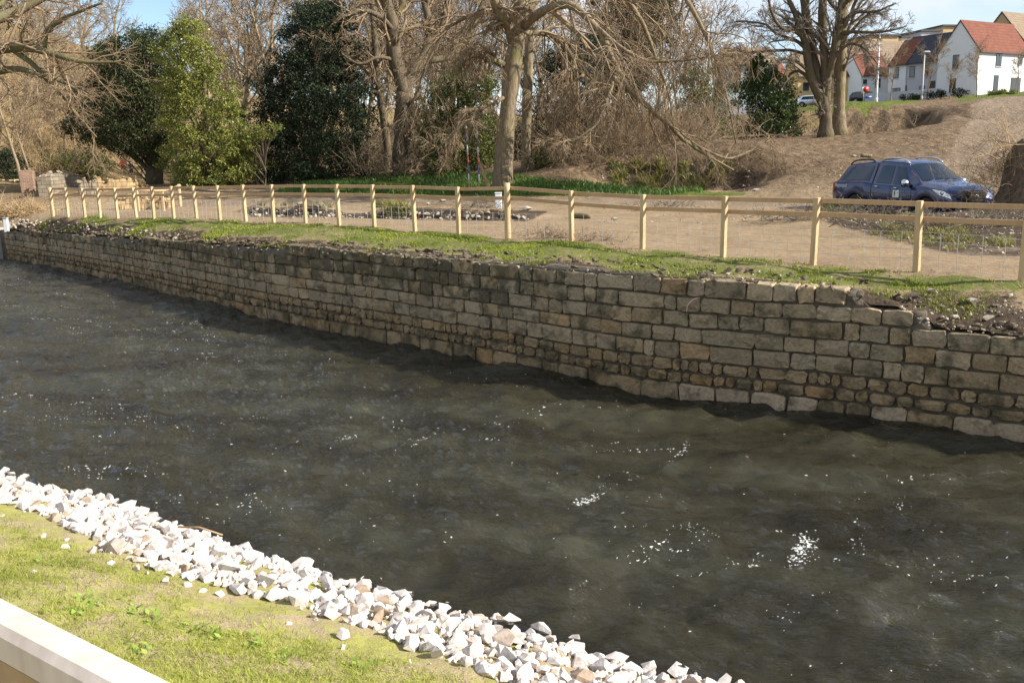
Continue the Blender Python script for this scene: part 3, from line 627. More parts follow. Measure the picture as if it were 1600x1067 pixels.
for i in order:
    if na == 0 or np.all((P0[i, 0] - aP[:na, 0]) ** 2 + (P0[i, 1] - aP[:na, 1]) ** 2 > (0.66 * (sz[i] + aP[:na, 2])) ** 2): aP[na] = (*P0[i], sz[i]); na += 1; acc.append(i)
pxx, pyy, _w = proj(np.c_[P0[acc], NG(P0[acc][:, 0], P0[acc][:, 1])])
acc = [a for a, x, y in zip(acc, pxx, pyy) if -60 < x < 1660 and y < 1150]
acc.sort(key=lambda i: -sz[i] / np.hypot(*P0[i])); fill = MB()
zz = NG(P0[:, 0], P0[:, 1])
for c_, i in enumerate(acc):
    k = int(rr.integers(len(HULLS))); loc = np.array([P0[i, 0], P0[i, 1], zz[i] + 0.34 * sz[i]]); sc3 = sz[i] * rr.uniform(0.85, 1.2, 3)
    if c_ < 300:
        o = bpy.data.objects.new('stone', hull_me[k]); COL.objects.link(o); o.parent = rip; o.location = loc - np.array(rip.location)
        o.rotation_euler = (rr.uniform(-0.5, 0.5), rr.uniform(-0.5, 0.5), rr.uniform(0, 6.28)); o.scale = sc3
    else: fill.add((HULLS[k][0] * sc3) @ rotm(rr).T + loc, None, HULLS[k][1])
n1 = 9000; cs = rr.uniform(52, NS[-1] - 1, n1); ce = (rr.uniform(-0.33, 1.0, n1)) * rip_width(cs) + np.where(rr.random(n1) < 0.05, rr.exponential(0.25, n1), 0)
P1 = np.c_[np.interp(cs, NS, NC[:, 0]), np.interp(cs, NS, NC[:, 1])] + mn[None] * ce[:, None]; z1 = NG(P1[:, 0], P1[:, 1]); s1 = 0.022 + 0.055 * rr.random(n1) ** 1.6
for i in range(n1):
    v, t = HULLS[int(rr.integers(len(HULLS)))]; fill.add((v * s1[i] * rr.uniform(0.8, 1.25, 3)) @ rotm(rr).T + np.array([P1[i, 0], P1[i, 1], z1[i] + 0.3 * s1[i]]), None, t)
n2 = 170; x2 = rr.uniform(-9, 3, n2); y2 = rr.uniform(3, 12, n2); e2 = near_e(x2, y2); k2 = (e2 > 1.2) & (e2 < 5.5); x2, y2 = x2[k2], y2[k2]; z2 = NG(x2, y2); s2 = 0.008 + 0.028 * rr.random(len(x2)) ** 3
for i in range(len(x2)):
    v, t = HULLS[int(rr.integers(len(HULLS)))]; fill.add((v * s2[i]) @ rotm(rr).T + np.array([x2[i], y2[i], z2[i] + 0.2 * s2[i]]), None, t)
tag(fill.build('small_stones', M_rip, rip, np.array(rip.location), smooth=False), kind='stuff')

# ---- grass blades
def blades(P, h, w, lean, rng, n_seg=1):
    n = len(P); a = rng.uniform(0, 6.28, n); ln = rng.normal(0, lean, (n, 2)); d = np.c_[np.cos(a), np.sin(a), np.zeros(n)] * (w / 2)[:, None]
    tip = P + np.c_[ln * h[:, None], h]; mid = P + np.c_[ln * h[:, None] * 0.35, h * 0.55]
    v = np.stack([P - d, P + d, mid + d * 0.75, mid - d * 0.75, tip], 1).reshape(-1, 3); b = (np.arange(n) * 5)[:, None]
    return v, b + np.array([[0, 1, 2, 3]]), b + np.array([[3, 2, 4]])
M_grass_near = m_leaf('grass_near', (0.42, 0.45, 0.085), (0.21, 0.235, 0.045), 0.35, 0.5, (0.50, 0.42, 0.18))
rg = np.random.default_rng(3); n0 = 560000; x = rg.uniform(-9, 3.5, n0); y = rg.uniform(2.2, 11.5, n0); e = near_e(x, y)
pch = fbm(x * 0.9, y * 0.9, 71, 3) + 0.8 * fbm(x * 4.5, y * 4.5, 72, 3); pr = (0.22 + 0.78 * sstep(-0.2, 0.4, pch)) * sstep(1.15, 1.7, e + 0.25 * fbm(x * 2, y * 2, 75, 2)) * (1 - sstep(5.4, 6.5, e)) + 0.03 * (e > 1.4)
k = rg.random(n0) < pr; x, y = x[k], y[k]; z = NG(x, y); px, py, w = proj(np.c_[x, y, z]); k = (px > -80) & (px < 900) & (py < 1130) & (w > 0); x, y, z = x[k], y[k], z[k]; n = len(x)
v, q, t = blades(np.c_[x, y, z - 0.005], rg.uniform(0.015, 0.05, n), rg.uniform(0.004, 0.007, n), 0.7, rg)
tn = np.repeat(np.clip(0.5 + 0.6 * fbm(x * 1.5, y * 1.5, 73, 2), 0, 1), 5); mb = MB(); mb.add(v, q, t, np.c_[tn, tn, tn, tn])
tag(mb.build('grass', M_grass_near), 'patchy yellow-green grass on the near bank', 'grass', kind='stuff')
# broad leaved weeds among the grass
M_weed = m_leaf('weed_leaf', (0.36, 0.46, 0.09), (0.20, 0.28, 0.05), 0.3)
mb = MB()
for px, py in [(205,735+205),(215,960),(130,938),(150,945),(235,968),(300,985),(320,990),(395,1010),(330,1000),(120,1028-70),(560,1040),(215,1018),(445,1030),(60,880)]:
    c = atz(px, py, -1.0)
    for _ in range(6): c = atz(px, py, float(NG(np.array([c[0]]), np.array([c[1]]))[0]))
    for _ in range(int(rg.integers(12, 26))):
        a = rg.uniform(0, 6.28); L = rg.uniform(0.03, 0.07); o = c + np.array([*rg.normal(0, 0.06, 2), 0.01]); d = np.array([math.cos(a), math.sin(a), 0.45]); s_ = np.array([-math.sin(a), math.cos(a), 0]) * L * 0.28
        mb.add([o, o + d * L * 0.5 + s_, o + d * L, o + d * L * 0.5 - s_], [(0, 1, 2, 3)], None, np.array([rg.random()] * 4))
tag(mb.build('weeds', M_weed), 'small leafy green weeds in the near bank grass', 'weeds', kind='stuff')
# turf on the far bank
M_grass_far = m_leaf('grass_far', (0.33, 0.365, 0.055), (0.11, 0.125, 0.025), 0.35, 0.5, (0.40, 0.34, 0.12))
n0 = 200000; si = rg.uniform(S_L - 1, S_R + 2, n0); dd = rg.uniform(0.12, 4.4, n0); x = np.interp(si, WS, WC[:, 0]) + ND[0] * dd; y = np.interp(si, WS, WC[:, 1]) + ND[1] * dd
fs = fence_side(x, y); dens = sstep(-0.05, 0.4, fbm(x * 0.8, y * 0.8, 31, 4) + 0.7 * fbm(x * 3, y * 3, 33, 2)) * sstep(-0.2, 0.5, fs + 0.4 * fbm(x, y, 32, 2)) + 0.05 * (fs > 0)
dens = dens * np.clip((40 - np.hypot(x, y)) / 40 + 0.45, 0.25, 1); k = rg.random(n0) < dens; x, y = x[k], y[k]; z = G(x, y); n = len(x); ds = np.hypot(x, y)
v, q, t = blades(np.c_[x, y, z - 0.01], rg.uniform(0.02, 0.065, n), (0.008 + 0.0007 * ds) * rg.uniform(0.8, 1.3, n), 0.5, rg)
tn = np.repeat(np.clip(0.5 + 0.6 * fbm(x * 0.9, y * 0.9, 74, 3), 0, 1), 5); mb = MB(); mb.add(v, q, t, np.c_[tn, tn, tn, tn])
tag(mb.build('bank_grass', M_grass_far), 'bright green turf along the top of the stone wall', 'grass', kind='stuff')

# ================================================================== timber fence
M_pine = m_wood('pine_fresh', (0.62, 0.46, 0.275), (0.42, 0.29, 0.155)); M_rail = m_wood('rail_pine', (0.56, 0.37, 0.21), (0.40, 0.24, 0.125))
M_wire = m_simple('galvanised_wire', (0.62, 0.62, 0.62), None, 10, 0.4, 0, metallic=0.6)
def fence(posts, tops, name, label, round_idx=(), th=0.095, rail_h=0.085, rails=(0.06, 0.30), wire=True, inland=None, wire_r=0.0056):
    """posts: 3D foot points; rails nailed to the inland face; one rail per bay and level"""
    root = empty(name, posts[0], label=label, cat='fence'); org = np.array(posts[0]); n = len(posts)
    axes = []
    for i in range(n):
        a, b = posts[max(i - 1, 0)], posts[min(i + 1, n - 1)]; d = (b - a)[:2] / np.linalg.norm((b - a)[:2]); nn = np.array([-d[1], d[0]]); nn = nn if nn @ inland > 0 else -nn; axes.append((d, nn))
    for i, p in enumerate(posts):
        d, nn = axes[i]; h = tops[i]; ang = math.atan2(d[1], d[0]); mb = MB(); r = np.random.default_rng(i)
        if i in round_idx:
            k = 10; zz = np.linspace(-0.3, h, k); mb.tube(np.c_[p[0] + r.normal(0, 0.003, k), p[1] + r.normal(0, 0.003, k), p[2] + zz], 0.078 + 0.006 * np.sin(zz * 9), 14)
        else: ax_, ay_ = r.normal(0, 0.011, 2); mb.box((p[0], p[1], p[2] + h / 2 - 0.15), (th, th, h + 0.3), ang, M=np.array([[1, 0, ay_], [0, 1, ax_], [-ay_, -ax_, 1]]), bev=0.006)
        mb.build('post', M_pine, root, org, smooth=i in round_idx)
    for i in range(n - 1):
        a, b = posts[i], posts[i + 1]
        for rl in rails:
            o = th / 2 + 0.02; e = 0.012 * (1 if i % 2 else -1)
            A = np.array([*(a[:2] + axes[i][1] * (o + (0.03 if i in round_idx else 0))), a[2] + tops[i] - rl - (0.07 if i in round_idx and i > 0 else 0)]); B = np.array([*(b[:2] + axes[i + 1][1] * (o + (0.03 if i + 1 in round_idx else 0))), b[2] + tops[i + 1] - rl - (0.07 if i + 1 in round_idx and i + 1 < n - 1 else 0)])
            dd = B - A; L = np.linalg.norm(dd); ex = dd / L; A = A - ex * 0.02; L += 0.04; ey = np.cross([0, 0, 1], ex); ey /= np.linalg.norm(ey); ez = np.cross(ex, ey)
            mb = MB(); mb.box(A + ex * L / 2 + np.array([0, 0, e * 0.3]), (L - 0.045, 0.038, rail_h), M=np.stack([ex, ey, ez], 1), bev=0.004); mb.build('rail', M_rail, root, org, smooth=False)
        if wire:
            A = np.array([*(a[:2] + axes[i][1] * (th / 2 + 0.006)), a[2]]); B = np.array([*(b[:2] + axes[i + 1][1] * (th / 2 + 0.006)), b[2]]); nb = max(3, int(round(np.linalg.norm(B - A) / 0.30))); r = np.random.default_rng(100 + i); mb = MB(); Pv = []
            for k in range(1, nb):
                f = (k + r.uniform(-0.1, 0.1)) / nb; c = A + (B - A) * f; ln = r.normal(0, 0.012, 2); Pv.append([c + np.array([0, 0, 0.03]), c + np.array([ln[0], ln[1], 0.3]), c + np.array([ln[0], ln[1], 0.63])])
            mb.tubes(np.array(Pv), np.full((len(Pv), 3), wire_r), 4)
            Ph = [[A + np.array([0, 0, z]), (A + B) / 2 + np.array([0, 0, z + r.normal(0, 0.012)]), B + np.array([0, 0, z])] for z in (0.05, 0.19, 0.34, 0.48, 0.62)]
            mb.tubes(np.array(Ph), np.full((5, 3), wire_r * 0.6), 4); mb.build('wire_netting', M_wire, root, org)
    return root
tops = []
for p, (a, b, c) in zip(FP, FPOST): tops.append(float(aty(a, c, p[1])[2] - p[2]))
FPG = [np.array([p[0], p[1], min(p[2], gz(p[0], p[1]) + 0.03)]) for p in FP]
tops = [t + p[2] - g[2] for t, p, g in zip(tops, FP, FPG)]
fence(FPG, tops, 'timber_fence', 'long pale timber post and rail fence with wire netting above the wall', round_idx=(0, 17), inland=np.array([0.7, 0.7]))

# ---- handrail of the viewing path beside the camera
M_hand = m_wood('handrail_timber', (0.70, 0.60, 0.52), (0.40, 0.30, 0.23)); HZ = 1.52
h1, h2 = atz(0, 925, HZ), atz(290, 1067, HZ); hd = (h2 - h1)[:2] / np.linalg.norm((h2 - h1)[:2]); hn = np.array([hd[1], -hd[0]]); hn = hn if hn[1] < 0 else -hn
hs = atz(0, 985, HZ); hw = abs((hs - h1)[:2] @ hn)
root = empty('handrail', (*(h1[:2] - hd * 1.5), 0.3), label='pale sunlit timber handrail close by at the bottom corner', cat='handrail'); org = np.array(root.location); ang = math.atan2(hd[1], hd[0])
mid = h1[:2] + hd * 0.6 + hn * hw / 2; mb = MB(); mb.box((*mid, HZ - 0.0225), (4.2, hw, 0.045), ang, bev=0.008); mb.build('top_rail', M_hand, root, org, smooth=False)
fm = h1[:2] + hd * 0.6 + hn * (hw - 0.034); mb = MB(); mb.box((*fm, HZ - 0.045 - 0.0725 - 0.002), (4.2, 0.045, 0.145), ang, bev=0.006); mb.build('face_board', m_wood('face_timber_shaded', (0.42, 0.29, 0.17), (0.32, 0.21, 0.12)), root, org, smooth=False)  # browner than the top rail: the face's shade is painted into its colour
for k in (-1.2, 0.85, 2.3):
    c = h1[:2] + hd * k + hn * (hw - 0.034 - 0.075); g = float(NG(np.array([c[0]]), np.array([c[1]]))[0]) - 0.2; mb = MB(); mb.box((*c, (HZ - 0.05 + g) / 2), (0.095, 0.095, HZ - 0.05 - g), ang, bev=0.005); mb.build('post', M_hand, root, org, smooth=False)
for zz in (HZ - 0.24, HZ - 0.45):
    c = h1[:2] + hd * 0.6 + hn * (hw - 0.020); mb = MB(); mb.tube(np.array([[*(c - hd * 2.05), zz], [*(c + hd * 2.05), zz]]), 0.006, 8); mb.build('wire_strand', M_wire, root, org)
# ================================================================== vegetation
def grow(P, R, nc, lr, ang, k, trop, wob, rng, tmin=0.3, rr_=0.55, rmin=0.006, lmin=0.0):
    """children of every polyline: P (n,k0,3), R (n,k0)"""
    n, k0, _ = P.shape; m = n * nc; pi = np.repeat(np.arange(n), nc); t = rng.uniform(tmin, 1.0, m) * (k0 - 1); i = np.minimum(t.astype(int), k0 - 2); f = (t - i)[:, None]
    o = P[pi, i] * (1 - f) + P[pi, i + 1] * f; tn = P[pi, i + 1] - P[pi, i]; tn /= np.linalg.norm(tn, axis=1, keepdims=True) + 1e-9
    L = np.linalg.norm(np.diff(P, axis=1), axis=2).sum(1)[pi] * lr * rng.uniform(0.55, 1.25, m) * (1.15 - 0.5 * t / (k0 - 1)); L = np.maximum(L, lmin)
    pr = rng.normal(0, 1, (m, 3)); pr -= (pr * tn).sum(1, keepdims=True) * tn; pr /= np.linalg.norm(pr, axis=1, keepdims=True) + 1e-9
    a = ang * rng.uniform(0.6, 1.35, m)[:, None]; d = np.cos(a) * tn + np.sin(a) * pr
    r0 = np.maximum((R[pi, i] * (1 - f[:, 0]) + R[pi, i + 1] * f[:, 0]) * rr_ * rng.uniform(0.7, 1.1, m), rmin * 1.3)
    out = np.empty((m, k, 3)); out[:, 0] = o; st = (L / (k - 1))[:, None]; tr = np.asarray(trop, float)
    for j in range(1, k):
        d = d + tr * (0.6 + 0.8 * j / k) + rng.normal(0, wob, (m, 3)); d /= np.linalg.norm(d, axis=1, keepdims=True) + 1e-9; out[:, j] = out[:, j - 1] + d * st
    rad_ = r0[:, None] * np.linspace(1, 0.35, k)[None]; return out, np.maximum(rad_, rmin)

M_bark_pale = m_bark('bark_beech', (0.33, 0.26, 0.165), (0.12, 0.09, 0.06), (0.15, 0.14, 0.05))
M_bark_dark = m_bark('bark_dark', (0.19, 0.145, 0.095), (0.07, 0.054, 0.038), (0.11, 0.11, 0.04))
M_twig = m_simple('twig', (0.34, 0.245, 0.145), (0.16, 0.11, 0.065), 3, 0.85, 0)
M_twig_grey = m_simple('twig_grey', (0.25, 0.205, 0.15), (0.13, 0.105, 0.075), 3, 0.85, 0)

def limb3(pts, Y, k=14):
    """(px, py, dY, width_px) rows at distance Y -> world polyline and radii"""
    W, R = [], []
    for a, b, dy, w in pts:
        p = aty(a, b, Y + dy); W.append(p); R.append(w / 2 / FPX * np.linalg.norm(p - EYE))
    q = cr(np.c_[np.array(W), R], k); return q[:, :3], np.maximum(q[:, 3], 0.008)
def bare_tree(name, label, trunks, limbs, Y, seed, levels, bark=None, twig=None, cat='tree', group=None, sides=10, thin=None):
    rng = np.random.default_rng(seed); bark = bark or M_bark_pale; twig = twig or M_twig
    T = [limb3(t, Y, 18) for t in trunks]; b0 = T[0][0][0].copy(); b0[2] = gz(b0[0], b0[1])
    root = empty(name, b0, label=label, cat=cat, group=group)
    for p, r in T:
        p = p.copy()
        if p[0][2] < b0[2] + 1.5:
            low = p[0].copy(); low[2] = min(low[2], gz(low[0], low[1])) - 0.35; p = np.vstack([low, p]); r = np.r_[r[0] * 1.25, r[0] * 1.05, r[1:]]
        r = r * (1 + 0.06 * rng.normal(0, 1, len(r)))
        mb = MB(); mb.tube(p, r, sides); mb.build('trunk', bark, root, b0)
    LP, LR = [], []
    for l in limbs:
        p, r = limb3(l, Y, 18); LP.append(p); LR.append(r); mb = MB(); mb.tube(p + rng.normal(0, 0.01, p.shape), r, 7); mb.build('branch', bark, root, b0)
    for p, r in T: LP.append(p); LR.append(r)
    P, R = np.array(LP), np.array(LR); mb = MB()
    src = (P, R)
    for i, lv in enumerate(levels):
        only = lv.pop('limbs_only', False); s = src
        if i == 0 and only and len(limbs): s = (P[:len(limbs)], R[:len(limbs)])
        src = grow(*s, rng=rng, **lv)
        if i == 0 and thin:
            qx, qy, _ = proj(src[0][:, 0]); kp = ~((qx > thin[0]) & (qy > thin[1]) & (rng.random(len(qx)) < thin[2])); src = (src[0][kp], src[1][kp])
        mb.tubes(*src, n=4 if i == 0 else 3)
    mb.build('crown', twig, root, b0); return root

# central beech with drooping boughs
bare_tree('beech_tree', 'large bare tree in the middle with pale trunk and drooping boughs', 
    [[(785,294,0,36),(787,255,0,28),(791,200,0,26),(796,150,0,25),(801,105,0,27),(808,60,0,25),(813,10,0,24),(818,-60,0.3,22),(826,-150,0.5,18)]],
    [[(812,48,0,15),(837,24,-0.8,14),(866,10,-1.5,13),(890,8,-2.2,12),(912,22,-2.8,11),(942,56,-3.2,10),(957,94,-3.5,9),(980,135,-3.6,9),(1010,165,-3.6,8),(1040,191,-3.5,7),(1070,221,-3.4,6),(1100,240,-3.3,4.5),(1146,266,-3.2,2.5)],
     [(1068,219,-3.4,5.5),(1105,236,-3.2,4.5),(1140,248,-3.0,4),(1172,236,-2.6,3),(1205,218,-2.2,2)],
     [(806,62,0,10),(828,52,1.0,9),(857,54,1.8,9),(880,68,2.4,8),(897,100,2.8,7),(903,140,3.0,5),(900,190,3.0,3),(893,240,3.0,2)],
     [(897,104,2.8,6),(872,120,2.0,5),(857,136,1.5,4),(852,146,1.4,3),(838,151,1.2,2)],
     [(912,118,-1.5,6),(896,130,-1.6,5),(886,152,-1.7,4),(884,190,-1.8,3),(878,230,-1.8,2)],
     [(797,104,0,11),(768,94,-0.6,10),(745,88,-1.0,8),(732,88,-1.2,5)],
     [(803,68,0,18),(795,42,-0.5,17),(782,20,-1.0,15),(770,-5,-1.4,13),(750,-70,-2.0,10)],
     [(812,25,0,13),(850,-10,1.0,12),(905,-30,2.0,11),(960,-20,3.0,9),(1000,30,3.6,7),(1025,90,3.8,5),(1045,150,3.8,3.5),(1055,215,3.8,2)],
     [(815,-20,0,13),(880,-70,-1.5,12),(960,-75,-2.5,10),(1040,-40,-3.2,8),(1090,30,-3.6,6),(1120,100,-3.7,4),(1140,170,-3.7,3),(1150,225,-3.7,2)],
     [(930,40,-3.0,6),(965,70,-3.8,5),(1010,95,-4.2,4.5),(1060,95,-4.5,4),(1110,88,-4.6,3),(1150,82,-4.6,2)],
     [(790,150,0,7),(775,160,-1.0,6),(752,178,-1.6,4.5),(728,190,-2,3.5),(700,215,-2.2,2.5),(676,240,-2.4,1.6)],
     [(812,40,0,9),(760,20,2.0,8),(705,40,3.2,6),(670,90,3.8,4),(650,150,4.0,3),(628,200,4.1,2)],
     [(965,110,-3.5,6),(950,150,-4.2,5),(935,190,-4.6,4),(905,215,-4.8,3),(885,225,-4.9,2)]],
    45, 5, [dict(nc=27, lr=0.30, ang=0.9, k=7, trop=(0, 0, -0.16), wob=0.16, tmin=0.12, rr_=0.45, rmin=0.014, lmin=1.1, limbs_only=True),
            dict(nc=8, lr=0.55, ang=0.6, k=6, trop=(0, 0, -0.16), wob=0.15, tmin=0.2, rr_=0.6, rmin=0.010, lmin=0.5),
            dict(nc=5, lr=0.5, ang=0.6, k=4, trop=(0, 0, -0.10), wob=0.18, tmin=0.3, rr_=0.7, rmin=0.008, lmin=0.25)], thin=(1060, 190, 0.75))
UP = [dict(nc=14, lr=0.34, ang=0.75, k=7, trop=(0, 0, 0.03), wob=0.16, tmin=0.35, rr_=0.42, rmin=0.014, lmin=0.8),
      dict(nc=6, lr=0.55, ang=0.7, k=6, trop=(0, 0, 0.03), wob=0.18, tmin=0.25, rr_=0.6, rmin=0.010, lmin=0.4),
      dict(nc=4, lr=0.55, ang=0.7, k=4, trop=(0, 0, 0.02), wob=0.2, tmin=0.3, rr_=0.7, rmin=0.008, lmin=0.2)]
cpy = lambda L: [dict(x) for x in L]
bare_tree('slender_tree', 'slender pale trunk just right of the big central tree', [[(822,281,0,18),(822,230,0,15),(823,180,0,15),(825,120,0,14),(828,60,0,13),(836,-20,0,11),(840,-120,0,8)]],
    [[(826,90,0,6),(845,60,1,5),(870,20,1.5,4),(890,-30,2,3)], [(828,70,0,6),(808,40,1,5),(780,0,2,4),(760,-60,2,3)]], 50, 8, cpy(UP), M_bark_pale)
bare_tree('forked_tree', 'tall dark forked trunk behind the fence, mossy limbs spreading upward', [[(627,274,0,28),(626,240,0,24),(627,197,0,22),(632,145,0,24)],[(632,150,0,18),(622,110,0,20),(615,80,0,21),(614,40,0,20),(604,5,0,18),(590,-60,0,14)]],
    [[(631,150,0,17),(644,112,0.5,15),(664,84,1,14),(671,40,1.2,12),(662,0,1.5,10),(650,-60,2,8)], [(640,118,0.3,12),(668,92,1,12),(685,60,1.5,11),(697,20,2,10),(705,-40,2.2,8)],
     [(668,95,1,10),(700,90,2,10),(722,72,2.5,9),(742,34,3,8),(758,-5,3.2,7),(775,-60,3.5,5)], [(615,50,0,9),(598,30,-1,8),(572,18,-1.5,7),(540,25,-2,5),(512,45,-2.2,3.5),(490,70,-2.3,2)],
     [(617,95,0,7),(590,90,-1,5),(560,100,-1.5,4),(520,75,-2,3)], [(612,30,0,10),(628,10,0.4,8),(640,-30,0.6,6)]], 56, 9, cpy(UP), M_bark_dark)
bare_tree('leaning_tree', 'dark leaning trunk left of the forked tree, half hidden', [[(602,262,0,14),(606,238,0,12),(600,190,0,11),(590,120,0,10),(585,60,0,9),(578,-40,0,7)]],
    [[(592,130,0,4),(570,110,0.5,4),(545,80,1,3)], [(588,90,0,4),(605,60,0.5,4),(630,20,1,3)]], 62, 10, cpy(UP), M_bark_dark)
bare_tree('twin_tree', 'many-stemmed bare tree right of centre on the dirt ridge, nearer trunk', [[(1290,209,0,21),(1290,185,0,17),(1288,165,0,17),(1286,146,0,11)],[(1290,168,0,13),(1291,124,0,15),(1288,82,0,13),(1285,31,0,12),(1287,-20,0,11),(1292,-90,0,8)]],
    [[(1286,164,0,13),(1273,134,0,13),(1264,107,0,12),(1260,72,0,11),(1251,48,0,10),(1242,20,0,8),(1228,-10,0,6),(1215,-50,0,4)], [(1282,150,0,10),(1275,99,0.5,12),(1268,62,0.6,11),(1260,25,0.7,12),(1255,-10,0.8,10),(1248,-70,0.8,7)],
     [(1291,128,0,11),(1300,96,-0.4,11),(1307,62,-0.6,12),(1313,20,-0.8,10),(1318,-20,-0.8,8),(1330,-70,-1,5)],
     [(1258,68,0,7),(1247,52,-0.6,6),(1222,44,-1.2,5),(1208,25,-1.6,4),(1198,-10,-2,3)], [(1256,74,0,6),(1243,64,0.6,5),(1212,52,1.2,4),(1192,37,1.5,3),(1150,34,1.8,2)],
     [(1268,90,0.5,5),(1240,80,1.2,4.5),(1202,80,1.8,4),(1165,82,2.2,3),(1130,75,2.4,1.6)], [(1264,112,0,5),(1246,98,-0.6,4.5),(1225,92,-1,3.5),(1200,108,-1.4,2)],
     [(1312,40,-0.6,6),(1336,20,-1.2,5),(1367,19,-1.8,3.5),(1400,5,-2.2,2)], [(1310,52,-0.6,6),(1330,50,-1.2,5),(1356,51,-1.8,4),(1387,49,-2.2,3),(1418,41,-2.4,1.5)],
     [(1300,95,-0.4,5),(1325,70,-1,4),(1350,76,-1.5,3),(1372,102,-1.8,1.6)], [(1314,15,-0.8,6),(1326,0,-1.2,5),(1345,-30,-1.6,4)], [(1272,134,0,6),(1250,112,1,5),(1232,120,1.6,3.5),(1215,150,2,2)]],
    55, 11, [dict(UP[0], nc=15, tmin=0.25), dict(UP[1], nc=6), dict(UP[2])], M_bark_dark, M_twig_grey)
bare_tree('straight_tree', 'straight mossy trunk standing right behind the many-stemmed bare tree', [[(1311,207,0,22),(1311,180,0,17),(1312,124,0,17),(1316,41,0,15),(1320,-20,0,13),(1326,-110,0,9)]],
    [[(1316,60,0,5),(1335,35,1,4),(1360,25,1.5,3)], [(1314,100,0,4),(1330,88,0.6,3.5),(1352,86,1,2.5),(1366,105,1.2,1.5)], [(1318,20,0,6),(1345,-20,1,5),(1380,-60,1.5,4)]], 56.5, 12, cpy(UP), M_bark_pale, M_twig_grey)
# limbs that reach in from a big tree beyond the left edge
bare_tree('overhanging_tree', 'big bare tree beyond the left edge, mossy boughs reaching in at the top', [[(-110,300,0,60),(-105,200,0,48),(-95,110,0,44),(-90,30,0,40),(-80,-80,0,34),(-70,-200,0,24)]],
    [[(-90,95,0,22),(-40,80,-1,18),(0,76,-2,15),(40,74,-2.6,12),(80,84,-3,9),(120,96,-3.3,6),(160,98,-3.5,4),(190,96,-3.6,2)], [(-90,40,0,20),(-30,35,1,16),(20,20,2,13),(70,-5,2.6,10),(120,-30,3,7)],
     [(20,78,-2.2,8),(50,100,-2.6,7),(80,130,-3,5.5),(105,160,-3.3,4),(130,190,-3.5,3),(150,215,-3.6,2)], [(-60,120,0,14),(-10,112,-1.5,11),(30,108,-2.4,8),(60,118,-3,6),(100,130,-3.4,4),(140,150,-3.6,2)],
     [(70,76,-2.8,6),(74,50,-3,5),(95,32,-3.2,5),(125,18,-3.4,4),(160,5,-3.6,3)], [(-60,20,0,14),(0,5,2,12),(20,-40,2.5,8)]],
    50, 13, [dict(UP[0], nc=16, tmin=0.2, limbs_only=True, wob=0.2), dict(UP[1], nc=6), dict(UP[2])], m_bark('bark_mossy', (0.20, 0.175, 0.10), (0.10, 0.085, 0.055), (0.17, 0.17, 0.05)), M_twig)

# ---- generic bare trees for the wood
def tree_proto(seed, H, spread, r0, nl, lean=0.1):
    rng = np.random.default_rng(seed); k = 14; d = np.array([rng.normal(0, lean), rng.normal(0, lean), 1.0]); P = [np.zeros(3)]
    for j in range(k - 1): d = d + rng.normal(0, 0.05, 3) * np.array([1, 1, 0]); d /= np.linalg.norm(d); P.append(P[-1] + d * H / (k - 1))
    P = np.array(P)[None]; R = (r0 * np.linspace(1, 0.12, k) ** 0.8)[None]; R[0, 0] *= 1.4; P[0, 0, 2] = -0.4
    mt = MB(); mt.tubes(P, R, 8)
    a = grow(P, R, nl, spread, 0.75, 9, (0, 0, 0.07), 0.13, rng, 0.25, 0.5, 0.03); mt.tubes(*a, n=5)
    mc = MB(); b = grow(*a, 7, 0.45, 0.75, 7, (0, 0, 0.04), 0.17, rng, 0.2, 0.5, 0.018, 0.8); mc.tubes(*b, n=3)
    c = grow(*b, 5, 0.5, 0.7, 5, (0, 0, 0.02), 0.2, rng, 0.2, 0.6, 0.013, 0.5); mc.tubes(*c, n=3)
    e = grow(*c, 2, 0.6, 0.7, 4, (0, 0, 0.0), 0.2, rng, 0.2, 0.7, 0.011, 0.4); mc.tubes(*e, n=3)
    return mt.mesh('trunk'), mc.mesh('crown')
PROTO = [tree_proto(31, 15, 0.42, 0.26, 14), tree_proto(32, 18, 0.36, 0.30, 16), tree_proto(33, 12, 0.45, 0.18, 13), tree_proto(34, 16, 0.40, 0.34, 18, 0.16), tree_proto(35, 10, 0.40, 0.13, 11)]
M_bark_lit = m_bark('bark_wood', (0.38, 0.29, 0.18), (0.20, 0.15, 0.095), (0.16, 0.15, 0.06))
for t, c in PROTO: t.materials.append(M_bark_lit); c.materials.append(M_twig)
def wood_tree(px, Y, p, sc, rz, label, group=None, name='woodland_tree'):
    b = base(px, Y); root = empty(name, b, rz, label, 'tree', group); root.scale = (sc, sc, sc)
    for me, nm in zip(PROTO[p], ('trunk', 'crown')):
        o = bpy.data.objects.new(nm, me); COL.objects.link(o); o.parent = root
    return root
rw = np.random.default_rng(17)
ORD = ['first', 'second', 'third', 'fourth', 'fifth', 'sixth', 'seventh', 'eighth', 'ninth', 'tenth', 'eleventh', 'twelfth', 'thirteenth', 'fourteenth', 'fifteenth', 'sixteenth', 'seventeenth', 'eighteenth', 'nineteenth', 'twentieth']
ORD += ['twenty-' + o for o in ORD[:9]] + ['thirtieth'] + ['thirty-' + o for o in ORD[:9]] + ['fortieth'] + ['forty-' + o for o in ORD[:9]]
def wood(rows, what, group, name):
    for i, (px, Y, p, sc) in enumerate(sorted(rows)): wood_tree(px, Y, p, sc, rw.uniform(0, 6.28), what % ORD[i], group, name)
